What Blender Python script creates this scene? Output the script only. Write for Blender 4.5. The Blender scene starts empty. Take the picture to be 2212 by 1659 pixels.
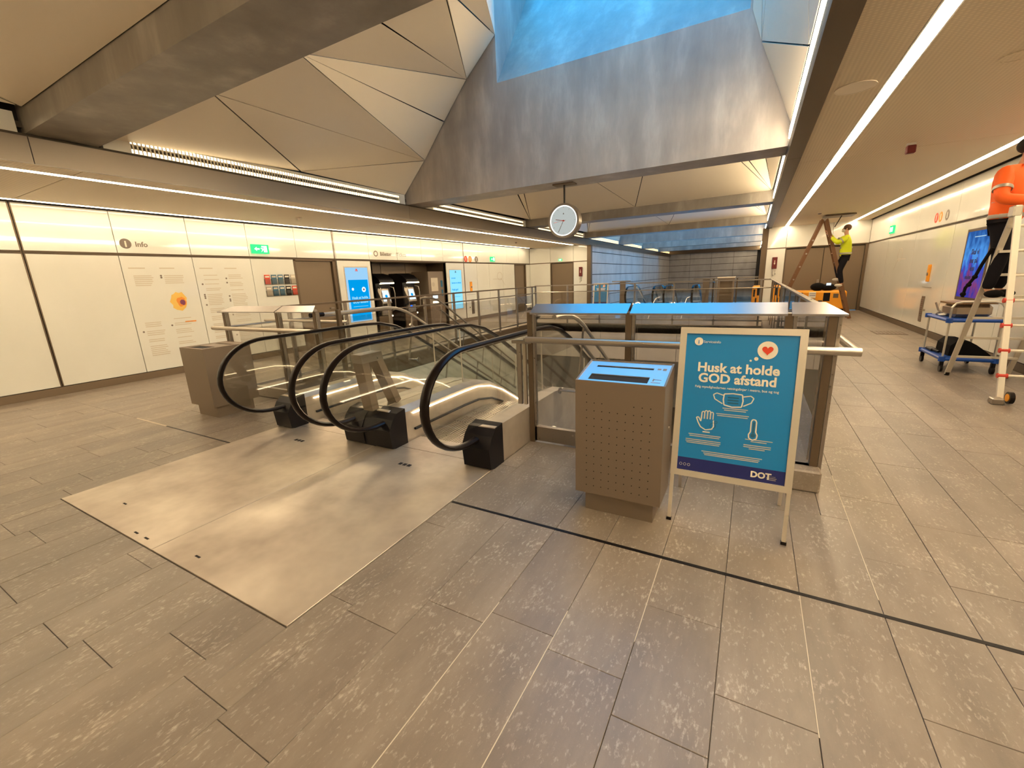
import bpy, bmesh, math, random
from mathutils import Vector, Matrix
random.seed(7)
C = bpy.context.scene.collection
# ---------------------------------------------------------------- camera, sky, exposure
cd = bpy.data.cameras.new('camera'); cam = bpy.data.objects.new('camera', cd); C.objects.link(cam)
def _R(a, b, c):
    ca, sa, cb, sb, cc, sc = math.cos(a), math.sin(a), math.cos(b), math.sin(b), math.cos(c), math.sin(c)
    yaw = Matrix(((ca, sa, 0), (-sa, ca, 0), (0, 0, 1)))
    base = Matrix(((1, 0, 0), (0, 0, -1), (0, 1, 0)))
    pit = Matrix(((1, 0, 0), (0, cb, -sb), (0, sb, cb)))
    rol = Matrix(((cc, -sc, 0), (sc, cc, 0), (0, 0, 1)))
    return rol @ pit @ base @ yaw
R = _R(0.512274709, 0.241108424, -0.0390404)
right, down, fwd = R[0], R[1], R[2]
m3 = Matrix((right, -down, -fwd)).transposed()
cam.matrix_world = Matrix.Translation((0, 0, 1.6)) @ m3.to_4x4()
cd.sensor_fit = 'HORIZONTAL'; cd.sensor_width = 36.0; cd.lens = 36.0 * 921.05 / 2212.0
cd.clip_start = 0.02; cd.clip_end = 300
bpy.context.scene.camera = cam
SKY = (0.055, 0.45, 1.0); SKY_S = 1.7
W = bpy.data.worlds.new('sky'); bpy.context.scene.world = W; W.use_nodes = True
wb = W.node_tree.nodes['Background']; wb.inputs[0].default_value = (*SKY, 1); wb.inputs[1].default_value = SKY_S
def portal(name, x, y, z, sx, sy):
    l = bpy.data.lights.new(name, 'AREA'); l.shape = 'RECTANGLE'; l.size = sx; l.size_y = sy
    l.cycles.is_portal = True
    o = bpy.data.objects.new(name, l); o.location = (x, y, z); C.objects.link(o)
portal('sky_portal', -2.1, 6.0, 7.28, 4.9, 6.6)
portal('sky_portal', -3.3, 28.8, 7.3, 7.8, 17.2)
vs = bpy.context.scene.view_settings
vs.view_transform = 'Standard'; vs.look = 'None'; vs.gamma = 1.0; vs.use_curve_mapping = False
vs.exposure = 1.02
cy_ = bpy.context.scene.cycles; cy_.diffuse_bounces = 6; cy_.max_bounces = 12; cy_.transparent_max_bounces = 16
STRIP = 27.0      # radiance of the ceiling light strips
FIX = 7.0
EDGE = 25.0
WARM = (1.0, 0.77, 0.49)
# ---------------------------------------------------------------- materials
M = {}
def mat(name, col, rough=.5, metal=0., spec=.5, emit=None, es=0., coat=0., alpha=None):
    m = bpy.data.materials.new(name); m.use_nodes = True; M[name] = m
    b = m.node_tree.nodes['Principled BSDF']
    b.inputs['Base Color'].default_value = (*col, 1); b.inputs['Roughness'].default_value = rough
    b.inputs['Metallic'].default_value = metal; b.inputs['Specular IOR Level'].default_value = spec
    b.inputs['Coat Weight'].default_value = coat; b.inputs['Coat Roughness'].default_value = .03
    if emit: b.inputs['Emission Color'].default_value = (*emit, 1); b.inputs['Emission Strength'].default_value = es
    return m
def nd(m, t, **k):
    n = m.node_tree.nodes.new(t)
    for a, v in k.items(): setattr(n, a, v)
    return n
def coords(m, scale=(1, 1, 1), out='Object', world=True):
    tc = nd(m, 'ShaderNodeNewGeometry' if world else 'ShaderNodeTexCoord'); mp = nd(m, 'ShaderNodeMapping')
    mp.inputs['Scale'].default_value = scale
    m.node_tree.links.new(tc.outputs['Position' if world else out], mp.inputs[0]); return mp.outputs[0]
def noise(m, vec, scale, detail=4, rough=.55):
    n = nd(m, 'ShaderNodeTexNoise'); n.inputs['Scale'].default_value = scale; n.inputs['Detail'].default_value = detail
    n.inputs['Roughness'].default_value = rough; m.node_tree.links.new(vec, n.inputs['Vector']); return n.outputs['Fac']
def ramp(m, fac, stops):
    r = nd(m, 'ShaderNodeValToRGB'); e = r.color_ramp.elements
    while len(e) < len(stops): e.new(.5)
    for i, (p, c) in enumerate(stops): e[i].position = p; e[i].color = (*c, 1) if len(c) == 3 else c
    m.node_tree.links.new(fac, r.inputs[0]); return r.outputs[0]
def mixc(m, a, b, fac, mode='MIX'):
    x = nd(m, 'ShaderNodeMix', data_type='RGBA', blend_type=mode); L = m.node_tree.links
    for s, v in ((6, a), (7, b), (0, fac)):
        if isinstance(v, (int, float)): x.inputs[s].default_value = v
        elif isinstance(v, tuple): x.inputs[s].default_value = (*v, 1)
        else: L.new(v, x.inputs[s])
    return x.outputs[2]
def bump(m, h, strength, dist=.01):
    b = nd(m, 'ShaderNodeBump'); b.inputs['Strength'].default_value = strength; b.inputs['Distance'].default_value = dist
    m.node_tree.links.new(h, b.inputs['Height']); m.node_tree.links.new(b.outputs[0], m.node_tree.nodes['Principled BSDF'].inputs['Normal'])
def setc(m, sock, name='Base Color'): m.node_tree.links.new(sock, m.node_tree.nodes['Principled BSDF'].inputs[name])

# stone slabs: grey-brown quartzite, pale flecks and scratches along Y, each slab its own tone
m = mat('stone', (.2, .17, .14), .38)
v = coords(m, (1, 1, 1)); vy = coords(m, (1, .28, 1))
fl = noise(m, coords(m, (1, .45, 1)), 62, 4, .65); cl = noise(m, vy, 3.2, 7, .68); fine = noise(m, v, 160, 2, .6)
base = ramp(m, cl, [(.3, (.180, .150, .122)), (.5, (.238, .198, .160)), (.72, (.320, .270, .222))])
fm = nd(m, 'ShaderNodeMath', operation='MULTIPLY_ADD'); m.node_tree.links.new(noise(m, v, 5, 3, .6), fm.inputs[0]); fm.inputs[1].default_value = .45; fm.inputs[2].default_value = -.225
fa = nd(m, 'ShaderNodeMath', operation='ADD'); m.node_tree.links.new(fl, fa.inputs[0]); m.node_tree.links.new(fm.outputs[0], fa.inputs[1])
flk = ramp(m, fa.outputs[0], [(.56, (0, 0, 0)), (.74, (1, 1, 1))])
c1 = mixc(m, base, (.46, .41, .35), flk)
mul = nd(m, 'ShaderNodeMath', operation='MULTIPLY'); m.node_tree.links.new(flk, mul.inputs[0]); mul.inputs[1].default_value = .62
c1 = mixc(m, base, (.58, .51, .43), mul.outputs[0])
oi = nd(m, 'ShaderNodeObjectInfo'); ge = nd(m, 'ShaderNodeNewGeometry')
ad = nd(m, 'ShaderNodeMath', operation='ADD'); m.node_tree.links.new(oi.outputs['Random'], ad.inputs[0]); m.node_tree.links.new(ge.outputs['Random Per Island'], ad.inputs[1])
fr = nd(m, 'ShaderNodeMath', operation='FRACT'); m.node_tree.links.new(ad.outputs[0], fr.inputs[0])
tone = ramp(m, fr.outputs[0], [(0, (.90, .89, .88)), (.5, (.97, .97, .96)), (1, (1.08, 1.07, 1.04))])
c2 = mixc(m, c1, tone, 1.0, 'MULTIPLY'); setc(m, c2)
setc(m, ramp(m, cl, [(.2, (.33,) * 3), (.7, (.38,) * 3)]), 'Roughness'); bump(m, fine, .12, .004)
mat('mortar', (.16, .13, .10), .8)
mat('grout_light', (.62, .55, .44), .7)
# back-painted glass
m = mat('white_glass', (.80, .72, .56), .12, spec=.55, coat=.55)
v = coords(m, (.5, .5, .35)); setc(m, ramp(m, noise(m, v, 1.6, 3), [(.3, (.77, .775, .72)), (.7, (.83, .835, .78))]))
mat('backing', (.07, .055, .04), .7)
mat('bronze', (.16, .115, .075), .38, metal=.5)
mat('door_steel', (.22, .165, .11), .42, metal=.35)
# perforated ceiling: fine ribs
m = mat('ceiling_metal', (.50, .40, .27), .55)
v = coords(m, (1, 1, 1)); w1 = nd(m, 'ShaderNodeTexWave', bands_direction='X'); w1.inputs['Scale'].default_value = 9; m.node_tree.links.new(v, w1.inputs['Vector'])
w2 = nd(m, 'ShaderNodeTexWave', bands_direction='Y'); w2.inputs['Scale'].default_value = 9; m.node_tree.links.new(v, w2.inputs['Vector'])
mx = nd(m, 'ShaderNodeMath', operation='MULTIPLY'); m.node_tree.links.new(w1.outputs['Fac'], mx.inputs[0]); m.node_tree.links.new(w2.outputs['Fac'], mx.inputs[1])
setc(m, ramp(m, mx.outputs[0], [(0, (.66, .55, .39)), (1, (.80, .68, .49))])); bump(m, mx.outputs[0], .25, .004)
# concrete with vertical brushing
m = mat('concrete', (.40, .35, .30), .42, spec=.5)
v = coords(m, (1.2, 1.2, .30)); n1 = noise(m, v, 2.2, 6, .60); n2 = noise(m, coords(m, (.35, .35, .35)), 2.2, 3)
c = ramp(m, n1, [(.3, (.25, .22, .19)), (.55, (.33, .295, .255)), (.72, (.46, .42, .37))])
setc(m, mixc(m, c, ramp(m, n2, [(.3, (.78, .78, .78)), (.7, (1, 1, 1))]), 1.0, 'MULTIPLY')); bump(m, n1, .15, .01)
m = mat('concrete_lit', (.5, .45, .4), .40)  # paler copy of the concrete, slot light on the tall beams put into its colour
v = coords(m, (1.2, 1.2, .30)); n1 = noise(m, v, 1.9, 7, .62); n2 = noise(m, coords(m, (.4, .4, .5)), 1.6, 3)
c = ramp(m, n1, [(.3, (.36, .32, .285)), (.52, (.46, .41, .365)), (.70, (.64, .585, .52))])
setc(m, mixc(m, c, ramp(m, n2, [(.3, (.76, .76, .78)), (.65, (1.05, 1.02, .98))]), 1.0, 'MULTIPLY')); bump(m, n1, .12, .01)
m = mat('vault_panel', (.82, .72, .58), .5)
m = mat('concrete_slab', (.48, .44, .41), .40)
v = coords(m, (1, 1, .5)); n1 = noise(m, v, 1.3, 6, .6); setc(m, ramp(m, n1, [(.3, (.50, .465, .44)), (.5, (.60, .565, .54)), (.72, (.68, .65, .62))]))
# steels
m = mat('steel', (.37, .33, .285), .30, metal=.95)
v = coords(m, (1, 1, 1)); n1 = noise(m, v, 30, 3); setc(m, ramp(m, n1, [(.3, (.27,) * 3), (.7, (.36,) * 3)]), 'Roughness')
mat('dark_bronze', (.085, .058, .034), .38, metal=.4)
mat('steel_bright', (.52, .47, .40), .32, metal=.9)
m = mat('plate_steel', (.52, .45, .37), .3, metal=.55)
v = coords(m, (1, 1, 1)); n1 = noise(m, v, 1.4, 4, .6)
setc(m, ramp(m, n1, [(.35, (.38, .32, .26)), (.65, (.60, .53, .44))])); setc(m, ramp(m, n1, [(.3, (.46,) * 3), (.7, (.30,) * 3)]), 'Roughness')
m = mat('bin_metal', (.25, .195, .145), .42, metal=.45); bump(m, noise(m, coords(m), 400, 2), .1, .001)
mat('bin_top_steel', (.70, .72, .72), .34, metal=1.0)
mat('cap_steel', (.40, .37, .36), .27, metal=1.0)
mat('fascia_steel', (.30, .25, .20), .30, metal=.9)
mat('joint_black', (.012, .009, .007), .8)
mat('rubber', (.008, .005, .004), .28, spec=.2)
mat('black_plastic', (.006, .005, .006), .4, spec=.22)
mat('black_cloth', (.006, .005, .005), .85, spec=.15)
mat('dark_hole', (.006, .004, .004), .8)
mat('silver_frame', (.72, .66, .56), .36, metal=.55)
mat('poster_blue', (.008, .235, .60), .35)
mat('poster_navy', (.012, .020, .16), .35)
mat('print_white', (.85, .80, .68), .45)
mat('print_teal', (.02, .13, .24), .45)
mat('print_red', (.75, .06, .02), .45)
mat('print_grey', (.22, .18, .15), .5)
mat('print_pale', (.50, .44, .36), .5)
mat('print_lightgrey', (.60, .54, .44), .5)
mat('print_orange', (.85, .30, .04), .5)
mat('print_yellow', (.85, .55, .12), .5)
mat('print_purple', (.22, .05, .12), .5)
mat('sign_red', (.14, .008, .008), .4)
mat('blue_plastic', (.006, .07, .40), .4)
mat('white_plastic', (.78, .76, .70), .4)
mat('orange_plastic', (.90, .36, .015), .5)
mat('red_plastic', (.60, .05, .03), .4)
mat('wood', (.15, .065, .022), .5)
mat('aluminium', (.66, .62, .54), .38, metal=.6)
mat('ladder_white', (.82, .77, .66), .4, metal=.2)
mat('skin', (.50, .27, .17), .55)
mat('hair', (.012, .008, .006), .7)
mat('hair_brown', (.10, .045, .02), .7)
mat('hivis_yellow', (.62, .70, .01), .7)
mat('hivis_orange', (.90, .13, .01), .7)
mat('reflective', (.38, .35, .30), .4, metal=.3)
mat('trousers', (.008, .007, .010), .8, spec=.15)
mat('shoe', (.55, .50, .42), .6)
mat('brown_case', (.25, .15, .07), .4, metal=.4)
mat('steel_case', (.42, .34, .26), .28, metal=.8)
def emi(name, col, s):
    m = bpy.data.materials.new(name); m.use_nodes = True; M[name] = m; nt = m.node_tree
    nt.nodes.remove(nt.nodes['Principled BSDF']); e = nt.nodes.new('ShaderNodeEmission')
    e.inputs[0].default_value = (*col, 1); e.inputs[1].default_value = s; nt.links.new(e.outputs[0], nt.nodes['Material Output'].inputs[0]); return m
emi('led_strip', WARM, STRIP); emi('led_strip_edge', WARM, STRIP * .40); emi('led_strip_edge_right', WARM, STRIP * .55); emi('fixture_light', (1, .76, .44), FIX); emi('edge_slot', (1, .80, .52), EDGE); emi('edge_slot_far', (1, .80, .52), EDGE * .65); emi('esc_led', (1, .74, .46), 9.0)
emi('clock_face', (.80, .86, .82), .30); emi('clock_rim', (1, 1, .93), .75)
emi('green_light', (.05, .75, .22), .75); emi('pale_light', (.75, 1, .80), 1.2)
emi('screen_blue', (.0, .33, .80), .52); emi('screen_pale', (.33, .62, .90), .52); emi('screen_lightblue', (.26, .68, .90), .60)
emi('screen_text', (.35, .75, .95), .5); emi('screen_dim', (.45, .65, .80), .5); emi('kiosk_screen', (.75, .85, .95), .6); emi('kiosk_lamp', (1, .82, .5), 5.0)
emi('blue_spot', (.0, .05, .9), 3.0); emi('lower_light', (1, .8, .52), 6.0)
# screen with a blue to violet advertisement
m = emi('advert', (.1, .3, .8), .42); e = [n for n in m.node_tree.nodes if n.type == 'EMISSION'][0]
cz = nd(m, 'ShaderNodeSeparateXYZ'); gg = nd(m, 'ShaderNodeNewGeometry'); m.node_tree.links.new(gg.outputs['Position'], cz.inputs[0])
mr = nd(m, 'ShaderNodeMapRange'); mr.inputs[1].default_value = .9; mr.inputs[2].default_value = 2.15; m.node_tree.links.new(cz.outputs[2], mr.inputs[0])
nn = noise(m, coords(m, (1, 2.5, 1.2)), 2.5, 3); ad = nd(m, 'ShaderNodeMath', operation='ADD'); m.node_tree.links.new(mr.outputs[0], ad.inputs[0])
mm = nd(m, 'ShaderNodeMath', operation='MULTIPLY_ADD'); mm.inputs[1].default_value = .9; mm.inputs[2].default_value = -.45; m.node_tree.links.new(nn, mm.inputs[0]); m.node_tree.links.new(mm.outputs[0], ad.inputs[1])
m.node_tree.links.new(ramp(m, ad.outputs[0], [(.05, (.05, .05, .38)), (.25, (.28, .06, .20)), (.42, (.05, .08, .55)), (.65, (.10, .38, .95)), (.95, (.03, .12, .42))]), e.inputs[0])
# clear glass, cheap: transparent mixed with a mirror by facing angle
def clear(name, tint, refl):
    m = bpy.data.materials.new(name); m.use_nodes = True; M[name] = m; nt = m.node_tree; nt.nodes.remove(nt.nodes['Principled BSDF'])
    t = nt.nodes.new('ShaderNodeBsdfTransparent'); t.inputs[0].default_value = (*tint, 1)
    g = nt.nodes.new('ShaderNodeBsdfGlossy'); g.inputs['Roughness'].default_value = .02; g.inputs[0].default_value = (1, 1, 1, 1)
    f = nt.nodes.new('ShaderNodeLayerWeight'); f.inputs[0].default_value = .5
    p = nt.nodes.new('ShaderNodeMath'); p.operation = 'POWER'; p.inputs[1].default_value = 4.0; nt.links.new(f.outputs['Facing'], p.inputs[0])
    k = nt.nodes.new('ShaderNodeMath'); k.operation = 'MULTIPLY_ADD'; k.inputs[1].default_value = .9 * refl; k.inputs[2].default_value = .045 * refl; k.use_clamp = True; nt.links.new(p.outputs[0], k.inputs[0])
    x = nt.nodes.new('ShaderNodeMixShader'); nt.links.new(k.outputs[0], x.inputs[0]); nt.links.new(t.outputs[0], x.inputs[1]); nt.links.new(g.outputs[0], x.inputs[2])
    nt.links.new(x.outputs[0], nt.nodes['Material Output'].inputs[0]); return m
clear('clear_glass', (.96, .97, .95), 1.1)
clear('grazing_glass', (.62, .58, .53), 1.3)  # clear panes; grey-brown tint stands in for their grazing reflection
clear('rail_glass', (.91, .90, .88), 1.3)
# ---------------------------------------------------------------- mesh helpers
class B:
    """collects shapes, then links them as ONE mesh object"""
    def __init__(s): s.v = []; s.f = []
    def add(s, vs, fs):
        o = len(s.v); s.v += [tuple(p) for p in vs]; s.f += [tuple(i + o for i in f) for f in fs]; return s
    def box(s, x0, x1, y0, y1, z0, z1):
        vs = [(x, y, z) for z in (z0, z1) for y in (y0, y1) for x in (x0, x1)]
        return s.add(vs, [(0, 2, 3, 1), (4, 5, 7, 6), (0, 1, 5, 4), (2, 6, 7, 3), (0, 4, 6, 2), (1, 3, 7, 5)])
    def bbox(s, x0, x1, y0, y1, z0, z1, b=.01):
        """box with chamfered edges"""
        vs = []; q = []
        for z, dz in ((z0, b), (z1, -b)):
            for (X0, X1, Y0, Y1, Z) in ((x0 + b, x1 - b, y0 + b, y1 - b, z), (x0, x1, y0 + b, y1 - b, z + dz), (x0 + b, x1 - b, y0, y1, z + dz)): q.append((X0, X1, Y0, Y1, Z))
        bm = bmesh.new(); 
        for (X0, X1, Y0, Y1, Z) in q:
            for x in (X0, X1):
                for y in (Y0, Y1): bm.verts.new((x, y, Z))
        r = bmesh.ops.convex_hull(bm, input=bm.verts[:]); bm.verts.ensure_lookup_table(); bm.verts.index_update()
        s.add([v.co[:] for v in bm.verts], [[v.index for v in f.verts] for f in bm.faces]); bm.free(); return s
    def cyl(s, p, q, r, n=12, r2=None):
        p, q = Vector(p), Vector(q); d = (q - p).normalized(); a = d.orthogonal().normalized(); b = d.cross(a); r2 = r if r2 is None else r2
        vs = [p + (a * math.cos(t) + b * math.sin(t)) * r for t in [2 * math.pi * i / n for i in range(n)]]
        vs += [q + (a * math.cos(t) + b * math.sin(t)) * r2 for t in [2 * math.pi * i / n for i in range(n)]]
        return s.add(vs, [(i, (i + 1) % n, n + (i + 1) % n, n + i) for i in range(n)] + [tuple(range(n))[::-1], tuple(range(n, 2 * n))])
    def tube(s, pts, r, n=8, closed=False, rx=None, up=(0, 0, 1)):
        pts = [Vector(p) for p in pts]; k = len(pts); rings = []; rx = rx or r; u = Vector(up)
        for i, p in enumerate(pts):
            a = pts[(i - 1) % k] if closed or i else p; c = pts[(i + 1) % k] if closed or i < k - 1 else p
            t = (c - a).normalized(); sd = t.cross(u)
            if sd.length < .05: sd = t.cross(Vector((0, 1, 0))) if abs(t.y) < .9 else t.cross(Vector((1, 0, 0)))
            sd.normalize(); nn = sd.cross(t)
            rings.append([p + sd * math.cos(2 * math.pi * j / n) * rx + nn * math.sin(2 * math.pi * j / n) * r for j in range(n)])
        vs = [q for rg in rings for q in rg]; fs = []
        for i in range(k if closed else k - 1):
            for j in range(n): fs.append((i * n + j, i * n + (j + 1) % n, ((i + 1) % k) * n + (j + 1) % n, ((i + 1) % k) * n + j))
        if not closed: fs += [tuple(range(n))[::-1], tuple(range((k - 1) * n, k * n))]
        return s.add(vs, fs)
    def beam(s, p, q, w, h, up=(0, 0, 1)):
        """rectangular bar from p to q, w across, h along up"""
        p, q = Vector(p), Vector(q); t = (q - p).normalized(); sd = t.cross(Vector(up))
        if sd.length < .01: sd = t.cross(Vector((0, 1, 0)))
        sd.normalize(); nn = sd.cross(t); a, b = sd * w / 2, nn * h / 2
        vs = [o + x + y for o in (p, q) for x, y in ((-a, -b), (a, -b), (a, b), (-a, b))]
        return s.add(vs, [(3, 2, 1, 0), (4, 5, 6, 7), (0, 1, 5, 4), (1, 2, 6, 5), (2, 3, 7, 6), (3, 0, 4, 7)])
    def prism(s, poly, axis, a, b):
        """poly in the two other axes (in order), extruded from a to b along axis"""
        def P(u, v, w): l = [u, v]; l.insert(axis, w); return l
        n = len(poly); vs = [P(u, v, a) for u, v in poly] + [P(u, v, b) for u, v in poly]
        return s.add(vs, [tuple(range(n))[::-1], tuple(range(n, 2 * n))] + [(i, (i + 1) % n, n + (i + 1) % n, n + i) for i in range(n)])
    def slab(s, pts, th):
        """flat polygon thickened along its normal"""
        P = [Vector(p) for p in pts]; n = (P[1] - P[0]).cross(P[2] - P[0]).normalized() * th; k = len(P)
        return s.add(P + [p + n for p in P], [tuple(range(k))[::-1], tuple(range(k, 2 * k))] + [(i, (i + 1) % k, k + (i + 1) % k, k + i) for i in range(k)])
    def ball(s, c, r, n=12, m=8, sc=(1, 1, 1)):
        vs = []; c = Vector(c)
        for i in range(1, m):
            th = math.pi * i / m
            for j in range(n):
                ph = 2 * math.pi * j / n; vs.append(c + Vector((math.sin(th) * math.cos(ph) * sc[0], math.sin(th) * math.sin(ph) * sc[1], math.cos(th) * sc[2])) * r)
        vs += [c + Vector((0, 0, r * sc[2])), c - Vector((0, 0, r * sc[2]))]; t, b = len(vs) - 2, len(vs) - 1
        fs = [(i * n + j, (i + 1) * n + j, (i + 1) * n + (j + 1) % n, i * n + (j + 1) % n) for i in range(m - 2) for j in range(n)]
        fs += [(t, j, (j + 1) % n) for j in range(n)] + [(b, (m - 2) * n + (j + 1) % n, (m - 2) * n + j) for j in range(n)]
        return s.add(vs, fs)
    def ring(s, c, ax, r0, r1, h, n=32):
        """flat ring around axis ax ('x','y')"""
        c = Vector(c); d = Vector({'x': (1, 0, 0), 'y': (0, 1, 0), 'z': (0, 0, 1)}[ax]); a = d.orthogonal().normalized(); b = d.cross(a); vs = []
        for rr, o in ((r0, 0), (r1, 0), (r1, h), (r0, h)):
            vs += [c + d * o + (a * math.cos(2 * math.pi * i / n) + b * math.sin(2 * math.pi * i / n)) * rr for i in range(n)]
        return s.add(vs, [(k * n + i, k * n + (i + 1) % n, ((k + 1) % 4) * n + (i + 1) % n, ((k + 1) % 4) * n + i) for k in range(4) for i in range(n)])
def wloc(o):
    v = Vector((0, 0, 0))
    while o is not None: v += o.location; o = o.parent
    return v
def obj(name, b, mt, parent=None, kind=None, smooth=False, label=None, mw=None):
    me = bpy.data.meshes.new(name); off = wloc(parent)
    vs = b.v if mw is None else [tuple(mw @ Vector(p)) for p in b.v]
    me.from_pydata([(x - off.x, y - off.y, z - off.z) for x, y, z in vs], [], b.f); me.validate()
    bm = bmesh.new(); bm.from_mesh(me); bmesh.ops.recalc_face_normals(bm, faces=bm.faces[:]); bm.to_mesh(me); bm.free()
    me.materials.append(M[mt]); o = bpy.data.objects.new(name, me); C.objects.link(o); o.parent = parent
    if smooth:
        me.polygons.foreach_set('use_smooth', [True] * len(me.polygons))
        try: me.set_sharp_from_angle(angle=math.radians(40))
        except Exception: pass
    if kind: o['kind'] = kind
    if label: o['label'] = label
    return o
def thing(name, label, cat, loc=(0, 0, 0), group=None):
    o = bpy.data.objects.new(name, None); C.objects.link(o); o.location = loc; o.empty_display_size = .1
    o['label'] = label; o['category'] = cat
    if group: o['group'] = group
    return o
def tag(o, label, cat, group=None):
    o['label'] = label; o['category'] = cat
    if group: o['group'] = group
    return o
def struct(name, b, mt, **k): return obj(name, b, mt, kind='structure', **k)
def text_b(s, size, org, ux, uz, align='LEFT', bold=0., th=.0015):
    """flat lettering as B: org is the text anchor (baseline), ux reading direction, uz up; th depth towards viewer"""
    cu = bpy.data.curves.new('t', 'FONT'); cu.body = s; cu.size = size; cu.align_x = align; cu.extrude = th; cu.offset = bold * size; cu.resolution_u = 3
    o = bpy.data.objects.new('t', cu); C.objects.link(o); dg = bpy.context.evaluated_depsgraph_get(); me = o.evaluated_get(dg).to_mesh()
    ux, uz, org = Vector(ux).normalized(), Vector(uz).normalized(), Vector(org); n = ux.cross(uz)
    b = B(); b.add([org + ux * v.co.x + uz * v.co.y + n * v.co.z for v in me.vertices], [tuple(p.vertices) for p in me.polygons])
    o.evaluated_get(dg).to_mesh_clear(); bpy.data.objects.remove(o); bpy.data.curves.remove(cu); return b
# ---------------------------------------------------------------- dimensions
XL, XR = -10.03, 3.50          # side walls
XV0, XV1 = -7.0, 0.50          # floor opening
YV0, YV1 = 3.65, 14.40
YE = 20.15                     # end walls of the aisles
YF = 43.0                      # far wall
YB = -5.0                      # wall behind the camera
FX0, FX1 = -6.95, 0.30         # fascias of the vault
ZL, ZR = 3.04, 3.16
ZLOW = -5.0
# ---------------------------------------------------------------- floor
fb = B()
Y2 = 20.65
for r in ((XL - 1.3, XV0, YB - .1, YE + .3), (XV1, XR + .2, YB - .1, YE + .2), (XV0, XV1, YB, 2.95), (XV0, -4.72, 2.95, YV0), (-1.9, XV1, 2.95, YV0), (XV0, XV1, YV1, Y2)):
    fb.box(r[0], r[1], r[2], r[3], -.30, -.012)
floor = struct('floor', fb, 'mortar')
def hole(x0, x1, y0, y1):
    "is the slab inside the plate or the opening"
    return (x0 > -4.85 and x1 < -1.80 and y0 > .9 and y1 < 3.7) or (x0 >= -7.05 and x1 <= .55 and y0 >= 3.6 and y1 <= 14.45)
slabs = []
w = .334
xs = [(-30 + i) * w for i in range(42)]
for x0 in xs:
    x1 = x0 + w
    X0, X1 = max(x0, XL + .01), min(x1, XR - .01)
    if X1 - X0 < .05: continue
    cuts = [YB, 2.285, YE] if True else []
    y = YB + random.uniform(.3, 1.0); ys = [YB]
    while y < YE - .2:
        if abs(y - 2.285) > .22: ys.append(y)
        y += random.choice((.62, .78, .9, 1.02))
    ys += [2.285, Y2 if (X1 <= FX1 and X0 >= FX0) else YE]; ys = sorted(set(ys))
    for a, b_ in zip(ys, ys[1:]):
        # clip against plate and opening
        segs = [(X0, X1, a, b_)]
        for (hx0, hx1, hy0, hy1) in ((-4.80, -1.845, .955, 3.66), (XV0 - .02, XV1 + .02, YV0 - .02, YV1 + .02)):
            out = []
            for (p0, p1, q0, q1) in segs:
                if p1 <= hx0 or p0 >= hx1 or q1 <= hy0 or q0 >= hy1: out.append((p0, p1, q0, q1)); continue
                if p0 < hx0: out.append((p0, hx0, q0, q1))
                if p1 > hx1: out.append((hx1, p1, q0, q1))
                m0, m1 = max(p0, hx0), min(p1, hx1)
                if q0 < hy0: out.append((m0, m1, q0, hy0))
                if q1 > hy1: out.append((m0, m1, hy1, q1))
            segs = out
        slabs += [s for s in segs if s[1] - s[0] > .03 and s[3] - s[2] > .03]
def seen(s):
    cx, cy = (s[0] + s[1]) / 2, (s[2] + s[3]) / 2; v = R @ Vector((cx, cy, -1.6))
    if v.z < .3: return None
    px, py = 1106 + 921 * v.x / v.z, 829.5 + 921 * v.y / v.z
    return v.length if -60 < px < 2270 and -60 < py < 1720 else None
vis = sorted([(seen(s), s) for s in slabs if seen(s) is not None], key=lambda t: t[0])
near = [s for d, s in vis[:295]]; nset = set(near); rest = [s for s in slabs if s not in nset]
g = .0012
def slab_geo(b, s):
    x0, x1, y0, y1 = s; g_ = g; h = random.uniform(-.0006, .0006)
    x0 += g_; x1 -= g_; y0 += g_; y1 -= g_; c = .0015
    vs = [(x0, y0, -.02), (x1, y0, -.02), (x1, y1, -.02), (x0, y1, -.02), (x0, y0, h - c), (x1, y0, h - c), (x1, y1, h - c), (x0, y1, h - c), (x0 + c, y0 + c, h), (x1 - c, y0 + c, h), (x1 - c, y1 - c, h), (x0 + c, y1 - c, h)]
    return b.add(vs, [(0, 1, 5, 4), (1, 2, 6, 5), (2, 3, 7, 6), (3, 0, 4, 7), (4, 5, 9, 8), (5, 6, 10, 9), (6, 7, 11, 10), (7, 4, 8, 11), (8, 9, 10, 11)])
for s in near: obj('stone_slab', slab_geo(B(), s), 'stone', floor)
rb = B()
for s in rest: slab_geo(rb, s)
obj('distant_stone_slabs', rb, 'stone', floor, kind='stuff')
# the expansion joint that crosses the hall, dark rubber with a pale filled length at the right and left
jb = B().box(-1.84, 1.95, 2.273, 2.297, -.015, .0015).box(-6.2, -4.81, 2.275, 2.293, -.015, .0012); obj('expansion_joint', jb, 'black_plastic', floor)
jb = B()
for x, y0_, y1_ in ((-3 * w, .55, 1.56), (-2 * w, .6, 1.66), (-w, 1.62, 2.27), (w, 1.5, 2.27), (2 * w, 2.4, 3.9)): jb.box(x - .0018, x + .0018, y0_, y1_, -.01, .0012)
obj('pale_grout', jb, 'grout_light', floor, kind='stuff')
jb = B().box(1.95, 2.9, 2.273, 2.297, -.015, .0018).box(-7.0, -6.2, 2.275, 2.293, -.015, .0015); obj('pale_joint_filler', jb, 'grout_light', floor, label='pale filled length of the floor joint')
b = B().box(2.66, 3.24, 12.3 + .72, 12.95 + .72, -.01, .006); dr = thing('floor_hatch', 'dark metal hatch set in the floor of the right aisle', 'hatch', (2.95, 13.3, 0))
obj('cover_plate', b, 'bronze', dr); b = B()
for i in range(7): b.box(2.70 + i * .075, 2.715 + i * .075, 13.08, 13.6, .006, .010)
obj('grating', b, 'steel', dr)
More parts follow.
